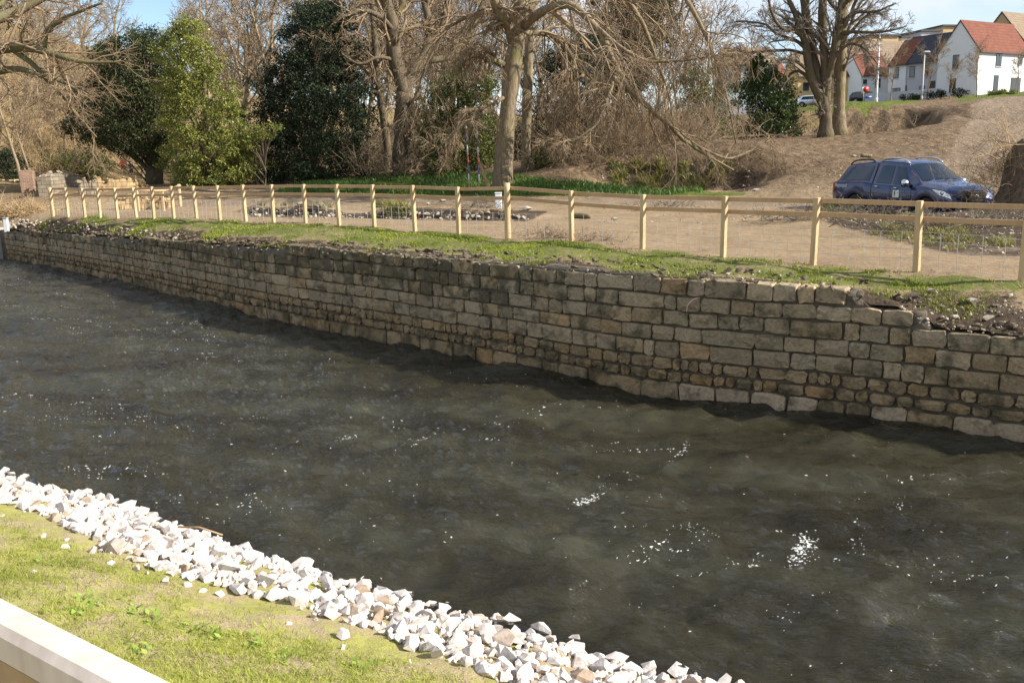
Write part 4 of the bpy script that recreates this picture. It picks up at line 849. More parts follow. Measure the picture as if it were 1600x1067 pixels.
wood([(-70,75,1,0.9),(-30,92,0,0.9),(15,100,1,0.8),(55,108,3,0.8),(95,96,0,0.8),(-10,72,4,0.8),(130,112,1,0.85),(160,112,2,1.0),(70,84,4,0.9),(110,122,3,0.9),(205,118,1,0.8),(240,126,0,0.9),(150,90,4,0.9),(30,126,3,0.9),(-60,112,1,0.9),(0,140,1,1.0),(90,142,3,1.0),(180,140,1,1.0),(45,90,2,1.0),(120,88,4,1.0),(5,86,2,1.0),(80,116,1,0.9),(150,124,0,1.0),(60,136,1,1.0),(220,106,2,1.1),(-40,130,3,1.0),(150,98,4,1.1),(130,134,3,1.0),(100,78,4,0.8)], 'bare brown tree on the left wooded slope, %s from the left', 'bare trees on the left slope', 'slope_tree')
wood([(310,100,3,1.1),(345,82,0,1.1),(372,74,1,0.95),(400,90,3,1.0),(425,70,2,1.2),(455,98,1,1.0),(490,84,0,1.1),(530,95,3,1.1),(560,78,2,1.2),(578,105,1,1.1),(655,92,0,1.0),(690,74,3,0.85),(720,100,1,1.0),(755,85,2,1.2),(785,110,3,0.9),(840,95,0,0.9),(270,110,1,0.9),(335,120,1,1.1),(430,125,3,1.1),(520,130,1,1.1),(640,125,3,1.1),(700,130,1,1.1),(360,95,0,1.1),(385,108,3,1.1),(440,80,0,1.1),(470,110,3,1.2),(505,72,4,1.4),(545,68,4,1.5),(570,88,0,1.1),(597,72,4,1.5),(610,92,3,1.0),(625,80,2,1.2),(640,70,4,1.4),(665,84,2,1.2),(680,98,1,1.0),(705,88,0,1.1),(735,76,4,1.4),(745,108,3,1.0),(770,94,1,1.0),(810,84,2,1.1),(860,78,4,1.4),(880,100,1,0.8)], 'bare brown tree in the wood behind the evergreens, %s from the left', 'bare trees of the middle wood', 'woodland_tree')
wood([(900,80,0,0.8),(945,90,2,1.0),(990,78,4,1.2),(1040,88,0,0.75),(1085,80,2,0.8),(1120,95,4,1.2),(1010,105,1,0.7),(1150,76,4,0.7),(925,70,4,1.2),(965,84,2,0.9),(1060,74,4,1.0),(1105,70,4,0.9),(1025,68,4,1.1)], 'thin bare tree in the thicket beyond the drooping boughs, %s from the left', 'thin trees of the right thicket', 'thicket_tree')
# two sunlit thin trunks low on the slope, told apart by the brick pier
for px, Y, p, sc, lab in [(30,66,4,0.95,'thin bare sapling leaning over the brick pier, left one of the pair'),(44,70,4,0.85,'thin pale bare sapling behind the brick pier, right one of the pair')]:
    wood_tree(px, Y, p, sc, 1.0, lab, None, 'sapling')

# ---- evergreens
def leaf_cloud(centres, rad3, n_each, size, rng, flat=0.0, droop=0.0, asp=0.5):
    """leaves clumped round centres; returns quads and a per-clump tint"""
    m = len(centres); n = m * n_each; ci = np.repeat(np.arange(m), n_each)
    d = rng.normal(0, 1, (n, 3)); d /= np.linalg.norm(d, axis=1, keepdims=True); rr0 = rng.random(n) ** 0.5
    P = centres[ci] + d * rr0[:, None] * rad3[ci]
    ax = rng.normal(0, 1, (n, 3)) + d * 0.8; ax[:, 2] -= droop; ax /= np.linalg.norm(ax, axis=1, keepdims=True); bx_ = np.cross(ax, rng.normal(0, 1, (n, 3)) * np.array([1, 1, 1 + flat])); bx_ /= np.linalg.norm(bx_, axis=1, keepdims=True) + 1e-9
    L = size * rng.uniform(0.6, 1.4, n)[:, None]; v = np.stack([P, P + ax * L * 0.5 + bx_ * L * asp * 0.5, P + ax * L, P + ax * L * 0.5 - bx_ * L * asp * 0.5], 1).reshape(-1, 3)
    q = np.arange(n * 4).reshape(-1, 4); tint = np.repeat(np.clip(rng.uniform(0, 1, m)[ci] * 0.7 + 0.3 * rng.random(n), 0, 1), 4); return v, q, np.c_[tint, tint, tint, tint]
def evergreen(name, label, px, Y, outline, depth, mat, seed, n_clump, n_leaf, size, clump_r, trunk_w=20, bark=None, stems=14, asp=0.5, hollow=0.35, cat='tree', droop=0.0, bottom=None, twig_r=0.012):
    """crown filled from silhouette rows (py, px_left, px_right), rounded in depth"""
    rng = np.random.default_rng(seed); b = base(px, Y); root = empty(name, b, label=label, cat=cat); sc = Y / FPX
    o = np.array(outline, float); ys = o[:, 0]; cs = []
    lo = ys.min(); hi = ys.max(); area = np.abs(o[:, 2] - o[:, 1]); wsum = np.interp(np.linspace(lo, hi, 50), ys, area); pr = wsum / wsum.sum()
    while len(cs) < n_clump:
        y = np.linspace(lo, hi, 50)[rng.choice(50, p=pr)] + rng.uniform(-0.5, 0.5) * (hi - lo) / 50; l, r_ = np.interp(y, ys, o[:, 1]), np.interp(y, ys, o[:, 2])
        u = rng.uniform(-1, 1); dd = rng.uniform(-1, 1); rad2 = math.hypot(u, dd)
        if rad2 > 1 or rad2 < hollow * rng.random(): continue
        wob = 1 + 0.14 * math.sin(y * 0.11 + u * 3 + seed) + 0.10 * math.sin(y * 0.31 + dd * 4 + seed * 2) + rng.normal(0, 0.06)
        p = aty((l + r_) / 2 + (r_ - l) / 2 * u * wob, y, Y + dd * depth * (0.35 + 0.65 * (r_ - l) / area.max())); cs.append(p)
    cs = np.array(cs); rd = clump_r * rng.uniform(0.5, 1.35, (len(cs), 1)) * np.array([[1, 1, 0.75]])
    v, q, a = leaf_cloud(cs, rd, n_leaf, size, rng, asp=asp, droop=droop); mb = MB(); mb.add(v, q, None, a); mb.build('crown', mat, root, b)
    top = aty(px, lo + (hi - lo) * 0.2, Y); tp = cr(np.array([b - np.array([0, 0, 0.4]), b * 0.7 + top * 0.3 + np.array([0.1, 0, 0]), b * 0.35 + top * 0.65, top]), 10)
    mb = MB(); mb.tube(tp, trunk_w / 2 * sc * np.linspace(1.2, 0.25, 10), 9); mb.build('trunk', bark or M_bark_dark, root, b)
    pick = cs[rng.choice(len(cs), min(stems * 6, len(cs)), replace=False)]; Pb = []
    for c in pick:
        j = np.clip((c[2] - b[2]) / max(0.5, (top[2] - b[2])) * 6 - 1.2, 0.5, 8); i = int(j); st = tp[i]; md = (st + c) / 2 + np.array([0, 0, 0.12 * np.linalg.norm(c - st)]); Pb.append(cr(np.array([st, md, c]), 6))
    mb = MB(); mb.tubes(np.array(Pb), np.linspace(3.2, 1, 6)[None] * twig_r * rng.uniform(0.7, 1.4, (len(Pb), 1)), 4); mb.build('boughs', bark or M_bark_dark, root, b)
    return root
M_yew = m_leaf('yew_needles', (0.070, 0.085, 0.026), (0.016, 0.022, 0.009), 0.15, 0.5)
M_holly = m_leaf('holly_leaves', (0.27, 0.28, 0.06), (0.075, 0.095, 0.026), 0.2, 0.35, (0.34, 0.32, 0.09))
M_dark = m_leaf('laurel_dark', (0.030, 0.046, 0.017), (0.009, 0.015, 0.008), 0.12, 0.65)
M_olive = m_leaf('ivy_olive', (0.15, 0.165, 0.042), (0.040, 0.050, 0.016), 0.2, 0.4)
M_laurel = m_leaf('laurel_leaves', (0.075, 0.125, 0.030), (0.022, 0.040, 0.012), 0.2, 0.3)
M_cyp = m_leaf('cypress', (0.115, 0.098, 0.038), (0.045, 0.040, 0.018), 0.15, 0.5)
evergreen('yew_tree', 'broad dark green yew spreading left over the ruined walls', 236, 60,
    [(48,205,245),(62,165,262),(85,140,272),(110,128,275),(140,118,278),(170,100,278),(200,108,275),(225,118,268),(243,205,262),(258,226,262)], 3.6, M_yew, 1, 760, 70, 0.15, 0.50, 24, stems=18, asp=0.45, twig_r=0.018)
evergreen('holly_tree', 'sunlit yellow-green holly between the dark yew and the dark thicket', 318, 53,
    [(30,276,304),(55,252,330),(80,238,340),(110,246,352),(145,244,370),(180,248,388),(215,248,402),(250,246,404),(275,250,400),(292,262,392)], 2.6, M_holly, 2, 860, 62, 0.12, 0.34, 12, stems=12, asp=0.55)
evergreen('ivy_bough', 'small sunlit leafy bush poking out right of the holly', 410, 52, [(194,402,438),(204,382,440),(214,376,432),(226,374,408),(260,370,392),(285,370,390)], 0.8, M_holly, 22, 80, 34, 0.11, 0.26, 2, stems=5, cat='bush')
evergreen('dark_evergreen', 'tall dark evergreen thicket left of the forked trunk', 492, 56,
    [(8,470,540),(40,445,556),(80,425,568),(115,408,574),(150,394,580),(190,388,580),(225,380,586),(255,378,588),(285,378,586)], 4.0, M_dark, 3, 1050, 76, 0.14, 0.52, 18, stems=16)
evergreen('olive_bush', 'olive green ivy-clad bush left of the big central trunk', 715, 54,
    [(112,690,760),(135,665,778),(165,650,782),(200,648,782),(235,645,780),(262,650,778),(284,662,772)], 2.2, M_olive, 4, 480, 66, 0.14, 0.42, 8, stems=14)
evergreen('shaded_evergreen', 'dark green shrub mass behind the slender trunk and drooping twigs', 905, 62,
    [(60,880,950),(95,850,985),(130,835,1010),(170,832,1025),(210,838,1010),(245,842,985),(268,850,930)], 3.5, M_dark, 5, 430, 70, 0.18, 0.7, 10, stems=12)
evergreen('brown_cypress', 'tall olive-brown conifer rising above the drooping twigs', 985, 72,
    [(-60,930,1050),(0,915,1078),(40,905,1075),(75,915,1050),(105,935,1030),(140,950,1010)], 3.0, M_cyp, 6, 420, 80, 0.18, 0.6, 12, stems=10, asp=0.35)
evergreen('cherry_laurel', 'glossy green laurel bush left of the many-stemmed tree', 1208, 58,
    [(90,1180,1196),(112,1166,1216),(132,1158,1244),(158,1150,1246),(185,1160,1258),(210,1160,1256)], 2.0, M_laurel, 7, 250, 52, 0.17, 0.42, 6, stems=8, cat='bush')
evergreen('ivy_thicket', 'dull green thicket under the drooping twigs beside the laurel', 1105, 64,
    [(110,1070,1130),(140,1050,1160),(170,1045,1165),(200,1050,1165),(222,1060,1160)], 2.0, M_olive, 8, 150, 60, 0.16, 0.5, 6, stems=10, cat='bush')
evergreen('path_bush', 'low green bush at the foot of the slender trunk', 855, 49, [(228,840,872),(245,832,886),(262,830,890),(280,834,884)], 0.9, M_olive, 9, 90, 50, 0.11, 0.3, 4, stems=8, cat='bush')
evergreen('gorse_bank', 'low olive scrub on the slope behind the ruined walls', 130, 76, [(238,70,150),(250,60,172),(264,60,176),(276,70,172)], 3.0, M_olive, 10, 170, 50, 0.16, 0.6, 4, stems=6, cat='bush')
evergreen('shadow_bush', 'dark rounded bush at the far left edge above the far fence', 5, 70, [(235,-40,25),(250,-50,38),(270,-50,42),(288,-50,40)], 2.5, M_dark, 14, 120, 60, 0.16, 0.6, 4, stems=6, cat='bush')

# ---- twig thickets (coppice shoots, brush heaps)
def brush(name, label, c, ext, n, L, r, mat, seed, up=0.3, cat='brushwood', kids=3):
    rng = np.random.default_rng(seed); P = np.empty((n, 6, 3)); o = np.asarray(c, float) + rng.normal(0, 1, (n, 3)) * np.array(ext) * 0.5
    o[:, 2] = np.maximum(o[:, 2], G(o[:, 0], o[:, 1]) + 0.01); d = rng.normal(0, 1, (n, 3)); d[:, 2] = np.abs(d[:, 2]) * 0.5 + up; d /= np.linalg.norm(d, axis=1, keepdims=True); st = L * rng.uniform(0.5, 1.3, (n, 1)) / 5; P[:, 0] = o
    for j in range(1, 6): d = d + rng.normal(0, 0.14, (n, 3)); d /= np.linalg.norm(d, axis=1, keepdims=True); P[:, j] = P[:, j - 1] + d * st
    g = G(P[..., 0], P[..., 1]) + 0.01; P[..., 2] = np.maximum(P[..., 2], g)
    R = r * rng.uniform(0.6, 1.3, (n, 1)) * np.linspace(1, 0.45, 6)[None]; mb = MB(); mb.tubes(P, R, 4)
    if kids: mb.tubes(*grow(P, R, kids, 0.5, 0.7, 4, (0, 0, 0), 0.18, rng, 0.25, 0.7, r * 0.4, 0.1), n=3)
    b = np.array([c[0], c[1], gz(c[0], c[1])]); return tag(mb.build(name, mat, None, b), label, cat, kind='stuff')
M_dry = m_simple('dry_stems', (0.50, 0.36, 0.19), (0.30, 0.20, 0.10), 4, 0.85, 0)
def gp(px, py): return hit(px, py)
c = gp(22, 338); brush('brush_heap', 'heap of cut dry branches at the left end of the wall', c + np.array([0, 0, 0.12]), (2.2, 1.2, 0.35), 380, 0.8, 0.014, M_dry, 1, 0.1)
c = np.array([*aty(870, 379, 22.3)[:2], 0.05]); brush('leaf_heap', 'small heap of dead brown twigs in front of the fence', c, (0.9, 0.3, 0.10), 130, 0.28, 0.008, M_twig, 2, 0.15)
c = np.array([*aty(930, 384, 20.8)[:2], 0.05]); brush('twig_litter', 'scatter of dead twigs right of the leaf heap by the fence', c, (0.8, 0.25, 0.06), 70, 0.3, 0.006, M_twig, 3, 0.05)
for i, (px, py, n, e, lab) in enumerate([(745,330,120,1.2,'tangle of grey sticks beside the round fence post'),(1045,328,90,1.6,'low spread of dark sticks behind the fence, right of the post'),(1240,345,110,1.6,'dark sticks and roots lying behind the fence near the vehicle'),(1345,338,120,1.4,'tangle of branches below the parked pickup'),(1480,356,160,2.0,'branches strewn over the dark soil bank at the right')]):
    c = gp(px, py); brush('stick_pile', lab, c + np.array([0, 0, 0.08]), (e, 0.7, 0.15), n, 0.5, 0.010, M_twig_grey, 20 + i, 0.1)
rb = np.random.default_rng(71)
for i, (px, Y, n, L) in enumerate([(930,48.5,300,1.9),(985,50,320,2.2),(1040,51,240,1.8),(1095,53,200,1.6)]):
    c = base(px, Y); brush('bramble_thicket', 'brown leafless bramble thicket above the soil bank', c + np.array([0, 0, 0.3]), (3.2, 2.0, 1.0), n, L, 0.012, M_twig, 40 + i, 0.5)['group'] = 'bramble thickets along the bank'
for i, (px, Y, n, L, lab) in enumerate([(600,53,150,1.6,'leafless brown shrub beside the dark evergreen thicket'),(1330,57,90,1.3,'pale drooping twigs at the foot of the straight trunk'),(80,74,220,2.4,'tan leafless scrub on the left slope above the ruin'),(140,80,180,2.0,'tan leafless scrub left of the yew trunk'),(1250,57.5,120,1.0,'brown dead scrub between laurel and many-stemmed tree')]):
    c = base(px, Y); brush('bare_shrub', lab, c + np.array([0, 0, 0.3]), (2.6, 1.6, 0.8), n, L, 0.012, M_dry if px < 200 else M_twig, 60 + i, 0.6, 'shrub')

M_under = m_simple('understorey', (0.13, 0.098, 0.060), (0.055, 0.042, 0.027), 2, 0.9, 0)
for i, (px, Y, n, L) in enumerate([(395,70,260,2.6),(455,78,260,2.8),(560,66,260,2.4),(610,68,260,2.4),(660,70,260,2.4),(700,66,240,2.2),(760,68,260,2.4),(820,66,240,2.2),(870,70,240,2.4),(20,78,260,2.4),(120,92,260,2.6),(60,98,240,2.6),(240,116,240,2.6),(150,118,240,3.0),(0,104,240,3.0),(90,124,240,3.0)]):
    c = base(px, Y); o = brush('undergrowth', 'leafless brown undergrowth filling the wood floor', c + np.array([0, 0, 0.6]), (5.5, 3.0, 1.6), n, L, 0.020, M_under if px > 300 else M_dry, 400 + i, 0.7, 'undergrowth'); o['group'] = 'undergrowth of the wood'

# ---- ground greenery under the trees and bank tussocks
rg = np.random.default_rng(44); n0 = 60000; px = rg.uniform(430, 1100, n0); Yd = rg.uniform(36, 58, n0); d0 = ray(0, 246); xx = (px - 800) / FPX * Yd * 1.0; pz = G(xx, Yd); qx, qy, _ = proj(np.c_[xx, Yd, pz])
k = in_poly(qx, qy, [(430,300),(480,284),(600,272),(800,274),(880,282),(960,289),(1090,298),(1150,305),(960,307),(700,305),(480,302)]) & (vn(xx * 0.9, Yd * 0.9, 5) > 0.3); xx, yy, zz = xx[k], Yd[k], pz[k]; n = len(xx)
v, q, t = blades(np.c_[xx, yy, zz - 0.02], rg.uniform(0.10, 0.28, n), rg.uniform(0.035, 0.06, n), 0.4, rg); tn = np.repeat(np.clip(0.5 + 0.7 * fbm(xx * 0.5, yy * 0.5, 7, 2), 0, 1), 5)
mb = MB(); mb.add(v, q, t, np.c_[tn, tn, tn, tn]); tag(mb.build('ground_cover', m_leaf('spring_leaves', (0.13, 0.215, 0.045), (0.040, 0.080, 0.020), 0.3)), 'spring green ground cover under the trees beyond the lane', 'ground cover', kind='stuff')
mb = MB()
for poly, n_t, Lr, rngY in [([(955,252),(1090,255),(1140,262),(1145,285),(1080,300),(960,288)],75,(0.15,0.40),(38,50)), ([(585,318),(640,316),(645,330),(590,334)],26,(0.2,0.4),(28,40)), ([(1275,318),(1460,318),(1480,330),(1290,331)],120,(0.1,0.25),(20,30)), ([(1330,350),(1480,345),(1600,380),(1500,396),(1380,372)],60,(0.08,0.2),(16,26)), ([(385,318),(520,316),(530,326),(390,328)],8,(0.12,0.3),(30,42))]:
    pp = np.array(poly); c_ = 0
    while c_ < n_t:
        x_, y_ = rg.uniform(pp[:, 0].min(), pp[:, 0].max()), rg.uniform(pp[:, 1].min(), pp[:, 1].max())
        if not in_poly(np.array([x_]), np.array([y_]), poly)[0]: continue
        h_ = hit(x_, y_, *rngY); c_ += 1; m = 26; P = h_ + np.c_[rg.normal(0, 0.09, (m, 2)), np.zeros(m)]; P[:, 2] = G(P[:, 0], P[:, 1]) - 0.02
        v, q, t = blades(P, rg.uniform(*Lr, m), np.full(m, 0.0011 * h_[1]) * rg.uniform(0.7, 1.2, m), 0.75, rg); mb.add(v, q, t, np.full(4, rg.random()))
tag(mb.build('tussocks', m_leaf('dry_tussock', (0.36, 0.31, 0.11), (0.13, 0.15, 0.04), 0.3, 0.6, (0.46, 0.36, 0.18))), 'dry grass tussocks on the soil banks beyond the fence', 'tussocks', kind='stuff')
# ================================================================== vehicles
def flat(name, col, rough=0.5, metallic=0.0, coat=0.0, spec=0.5, emit=None):
    t = NT(name); t.col(col); t.set(Roughness=rough, Metallic=metallic, Coat_Weight=coat, Specular_IOR_Level=spec); return t.m
def paint(name, col):
    t = NT(name); n = t.noise(t.pos(), 3, 4); t.col(t.ramp(n, [(0.3, tuple(x * 0.85 for x in col)), (0.7, col)])); t.set(Roughness=t.ramp(n, [(0.3, (0.22,) * 3), (0.7, (0.36,) * 3)]), Metallic=0.35, Coat_Weight=0.8, Coat_Roughness=0.06); return t.m
M_glass = flat('car_glass', (0.012, 0.016, 0.018), 0.04, 0.0, 0.0, 0.9); M_chrome = flat('chrome', (0.75, 0.75, 0.77), 0.12, 1.0); M_black = flat('black_plastic', (0.012, 0.012, 0.013), 0.6)
M_tyre = m_simple('tyre_rubber', (0.03, 0.029, 0.028), (0.015, 0.015, 0.015), 20, 0.85, 0.3); M_alloy = flat('alloy', (0.45, 0.45, 0.47), 0.3, 0.9); M_red = flat('tail_lamp', (0.42, 0.01, 0.012), 0.15, 0, 0.6)
M_lamp = flat('lamp_glass', (0.72, 0.76, 0.80), 0.05, 0.35, 0.6, 0.9); M_white = flat('white_panel', (0.72, 0.72, 0.72), 0.5); M_silver = flat('silver_rail', (0.60, 0.61, 0.63), 0.3, 0.8)
def I_(pts): a = np.array(pts, float); return lambda x: np.interp(x, a[:, 0], a[:, 1])
class Car:
    def __init__(s, L, z_top, z_belt, w_belt, w_top, axles, wr, sill=0.34):
        s.L, s.zt, s.zb, s.wb, s.wt, s.ax, s.wr, s.sill = L, I_(z_top), I_(z_belt), I_(w_belt), I_(w_top), axles, wr, sill
    def low(s, x):
        z = np.full_like(np.asarray(x, float), s.sill)
        for a in s.ax: r = s.wr + 0.075; d = r * r - (x - a) ** 2; z = np.where(d > 0, np.maximum(z, s.wr - 0.03 + np.sqrt(np.maximum(d, 0))), z)
        return np.minimum(z, s.zb(x) - 0.06)
    def sec(s, x):
        x = np.atleast_1d(np.asarray(x, float)); lo, zb, zt, wb, wt = s.low(x), s.zb(x), s.zt(x), s.wb(x), s.wt(x); md = np.maximum(lo + 0.05, 0.45 * zb + 0.30)
        return np.stack([np.c_[x, wb - 0.10, lo], np.c_[x, wb - 0.012, lo + 0.004], np.c_[x, wb + 0.012, np.minimum(md, zb - 0.03)], np.c_[x, wb - 0.005, zb], np.c_[x, np.maximum(wb - 0.045, wt), zb + 0.035],
                         np.c_[x, wt + 0.015, np.maximum(zt - 0.085, zb + 0.045)], np.c_[x, wt - 0.05, np.maximum(zt - 0.02, zb + 0.05)], np.c_[x, wt * 0.55, zt + 0.012], np.c_[x, x * 0, zt + 0.022]], 1)
    def side(s, x, j, f, off, sg):
        """point on the flank between section rows j and j+1"""
        S = s.sec(x); p = S[:, j] * (1 - f) + S[:, j + 1] * f; d = S[:, j + 1] - S[:, j]; n = np.c_[np.zeros(len(p)), d[:, 2], -d[:, 1]]; n /= np.linalg.norm(n, axis=1, keepdims=True) + 1e-9; n *= np.sign(n[:, 1:2] + 1e-9)
        p = p + n * off; p[:, 1] *= sg; return p
    def patch(s, xb, xt, j, f0, f1, off, sg, nx=8, nf=4):
        return np.array([s.side(np.linspace(xb[0] + (xt[0] - xb[0]) * g, xb[1] + (xt[1] - xb[1]) * g, nx), j, f0 + (f1 - f0) * g, off, sg) for g in np.linspace(0, 1, nf)])
    def body(s, root, mat, step=0.07):
        xs = np.r_[np.arange(0, s.L, step), s.L]; S = s.sec(xs); mir = S[:, ::-1][:, 1:].copy(); mir[..., 1] *= -1; A = np.concatenate([S, mir], 1); mb = MB(); mb.grid(A); k = A.shape[1]
        for e in (0, len(xs) - 1): c = A[e].mean(0); mb.add(np.vstack([A[e], c]), None, [(i, (i + 1) % k, k) if e else ((i + 1) % k, i, k) for i in range(k)])
        mb.build('body', mat, root); mb = MB(); mb.box((s.L / 2, 0, 0.48), (s.L - 0.5, 1.35, 0.34)); mb.build('chassis', M_black, root, smooth=False)
        for a in s.ax:
            for sg in (-1, 1):
                th = np.linspace(0, 2 * math.pi, 25); rings = []
                for rr0, yy in ((s.wr * 0.62, -0.10), (s.wr * 0.94, -0.115), (s.wr, -0.08), (s.wr, 0.08), (s.wr * 0.94, 0.115), (s.wr * 0.62, 0.10)): rings.append(np.c_[a + rr0 * np.cos(th), np.full(25, sg * 0.79 + yy), s.wr + rr0 * np.sin(th)])
                mb = MB(); mb.grid(np.array(rings)); w = mb.build('wheel', M_tyre, root); mb = MB(); rw_ = s.wr * 0.63; mb.tube([(a, sg * 0.74, s.wr), (a, sg * 0.86, s.wr)], rw_ * 0.3, 10)
                for kx in range(6): an = kx * math.pi / 3; mb.box((a + math.cos(an) * rw_ * 0.55, sg * 0.85, s.wr + math.sin(an) * rw_ * 0.55), (rw_ * 0.95, 0.04, 0.075), M=np.array([[math.cos(an), 0, -math.sin(an)], [0, 1, 0], [math.sin(an), 0, math.cos(an)]]))
                mb.build('rim', M_alloy, w, smooth=False)
    def part(s, name, g, mat, root, smooth=True): mb = MB(); mb.grid(g); return mb.build(name, mat, root, smooth=smooth)
    def screen(s, x0, x1, wf, off, n=8):
        xs = np.linspace(x0, x1, n); S = s.sec(xs); out = []
        for f in np.linspace(-1, 1, 11):
            y = f * (S[:, 6, 1] * wf); ay = np.abs(y); z = np.array([np.interp(a, [S[i, 8, 1], S[i, 7, 1], S[i, 6, 1]], [S[i, 8, 2], S[i, 7, 2], S[i, 6, 2]]) for i, a in enumerate(ay)])
            nx = math.copysign(0.5, x1 - x0) * 0.0; out.append(np.c_[xs + off * 0.5, y, z + off])
        return np.array(out)
pk = Car(5.25, [(0,1.16),(0.05,1.20),(0.50,1.68),(0.8,1.75),(1.6,1.80),(2.4,1.82),(3.0,1.79),(3.25,1.72),(4.02,1.20),(4.4,1.16),(4.95,1.06),(5.15,0.93),(5.25,0.75)],
         [(0,1.10),(1.6,1.13),(2.0,1.08),(3.7,1.02),(4.1,1.06),(4.95,0.96),(5.15,0.84),(5.25,0.66)], [(0,0.85),(0.25,0.915),(4.55,0.92),(4.95,0.86),(5.15,0.76),(5.25,0.66)],
         [(0,0.74),(0.5,0.66),(3.2,0.66),(3.6,0.70),(4.05,0.80),(4.6,0.80),(4.95,0.75),(5.15,0.66),(5.25,0.56)], (1.18, 4.34), 0.38)
CARP = base(1424, 28.2); CAR_RZ = rad(90 - 163)
car = empty('pickup_truck', (0, 0, 0), CAR_RZ, 'dark blue double-cab pickup with a hard canopy parked behind the fence', 'pickup')
ctr = Matrix.Rotation(CAR_RZ, 3, 'Z') @ Vector((2.6, 0, 0)); car.location = Vector(CARP) - ctr + Vector((0, 0, 0.0))
M_blue = paint('dark_blue_paint', (0.016, 0.036, 0.115)); pk.body(car, M_blue)
for sg in (-1, 1):
    pk.part('canopy_window', pk.patch((0.42, 1.78), (0.74, 1.84), 4, 0.10, 0.90, 0.007, sg), M_glass, car)
    pk.part('rear_window', pk.patch((2.12, 2.78), (2.22, 2.76), 4, 0.06, 0.90, 0.007, sg), M_glass, car)
    pk.part('front_window', pk.patch((2.90, 3.72), (2.88, 3.24), 4, 0.04, 0.90, 0.007, sg), M_glass, car)
    pk.part('window_trim', pk.patch((2.08, 3.78), (2.08, 3.78), 3, 0.75, 1.0, 0.010, sg, 14, 2), M_chrome, car)
    pk.part('body_gap', pk.patch((1.96, 1.985), (1.96, 1.985), 3, -7.5, 1.0, 0.004, sg, 2, 8) if False else np.vstack([pk.patch((1.955, 1.985), (1.955, 1.985), 1, 0, 1, 0.004, sg, 2, 2), pk.patch((1.955, 1.985), (1.955, 1.985), 2, 0, 1, 0.004, sg, 2, 2), pk.patch((1.955, 1.985), (1.955, 1.985), 3, 0, 1, 0.004, sg, 2, 2), pk.patch((1.955, 1.985), (1.955, 2.03), 4, 0, 1, 0.004, sg, 2, 2)]), M_black, car)
    pk.part('canopy_seam', pk.patch((0.06, 1.95), (0.06, 1.95), 3, 0.1, 0.55, 0.005, sg, 14, 2), M_black, car)
    for x0 in (2.83, 3.74): pk.part('door_seam', np.vstack([pk.patch((x0, x0 + 0.014), (x0, x0 + 0.014), 1, 0.05, 1, 0.004, sg, 2, 2), pk.patch((x0, x0 + 0.014), (x0, x0 + 0.014), 2, 0, 1, 0.004, sg, 2, 2)]), M_black, car)
    for x0 in (2.10, 2.95):
        mb = MB(); p = pk.side(np.array([x0, x0 + 0.10, x0 + 0.20]), 2, 0.86, 0.03, sg); mb.tube(p, [0.012, 0.02, 0.014], 8); mb.build('door_handle', M_chrome, car)
    th = np.linspace(0, math.pi, 9); mb = MB()
    prof = [(0.02, -0.16), (0.09, -0.13), (0.12, 0.0), (0.10, 0.10), (0.02, 0.13)]; mb.grid(np.array([[(3.62 + r_ * math.cos(a) * 0.8, sg * (1.05 + yy), 1.16 + r_ * math.sin(a)) for a in np.linspace(0, 2 * math.pi, 13)] for r_, yy in prof])); mr = mb.build('door_mirror', M_chrome, car); mb = MB(); mb.box((3.66, sg * 0.92, 1.09), (0.10, 0.14, 0.06), bev=0.01); mb.build('mirror_arm', M_black, mr)
    y_ = sg * 0.60; mb = MB(); mb.tube(cr(np.array([(2.02, y_, 1.78), (2.2, y_, 1.87), (2.7, y_, 1.885), (3.05, y_, 1.84), (3.25, y_, 1.73)]), 16), 0.026, 8); mb.build('roof_rail', M_silver, car)
    mb = MB(); mb.tube(cr(np.array([(0.55, y_, 1.69), (0.72, y_, 1.80), (1.1, y_, 1.845), (1.55, y_, 1.85), (1.72, y_, 1.79)]), 14), 0.024, 8); mb.build('canopy_rail', M_black, car)
    pk.part('tail_lamp', pk.patch((0.004, 0.11), (0.004, 0.16), 2, 0.05, 0.96, 0.010, sg, 4, 4), M_red, car)
    hl = pk.part('headlamp', pk.patch((4.88, 5.17), (4.55, 5.12), 2, 0.42, 1.0, 0.008, sg, 8, 4), M_lamp, car)
    mb = MB(); mb.tube([pk.side(np.array([4.92]), 2, 0.72, 0.004, sg)[0], pk.side(np.array([4.92]), 2, 0.72, 0.02, sg)[0]], 0.055, 12); mb.build('projector', M_chrome, hl)
    pk.part('wheel_arch_trim', np.array([[(1.18 + r_ * math.cos(a), sg * (pk.wb(1.18 + r_ * math.cos(a)) + 0.004), 0.35 + r_ * math.sin(a)) for a in np.linspace(0.1, math.pi - 0.1, 15)] for r_ in (0.455, 0.49)]), M_black, car)
    pk.part('front_arch_trim', np.array([[(4.34 + r_ * math.cos(a), sg * (pk.wb(4.34 + r_ * math.cos(a)) + 0.006), 0.35 + r_ * math.sin(a)) for a in np.linspace(0.1, math.pi - 0.1, 15)] for r_ in (0.455, 0.49)]), M_black, car)
    mb = MB(); mb.tube([(5.16, sg * 0.56, 0.52), (5.235, sg * 0.56, 0.52)], 0.06, 12); mb.build('fog_lamp', M_lamp, car)
pk.part('windscreen', pk.screen(3.30, 3.96, 0.98, 0.010), M_glass, car); mb = MB()
mb.tube([(3.99, -0.62, 1.24), (3.93, -0.05, 1.275)], 0.008, 6); mb.tube([(3.99, 0.05, 1.25), (3.93, 0.55, 1.26)], 0.008, 6); mb.build('wiper', M_black, car)
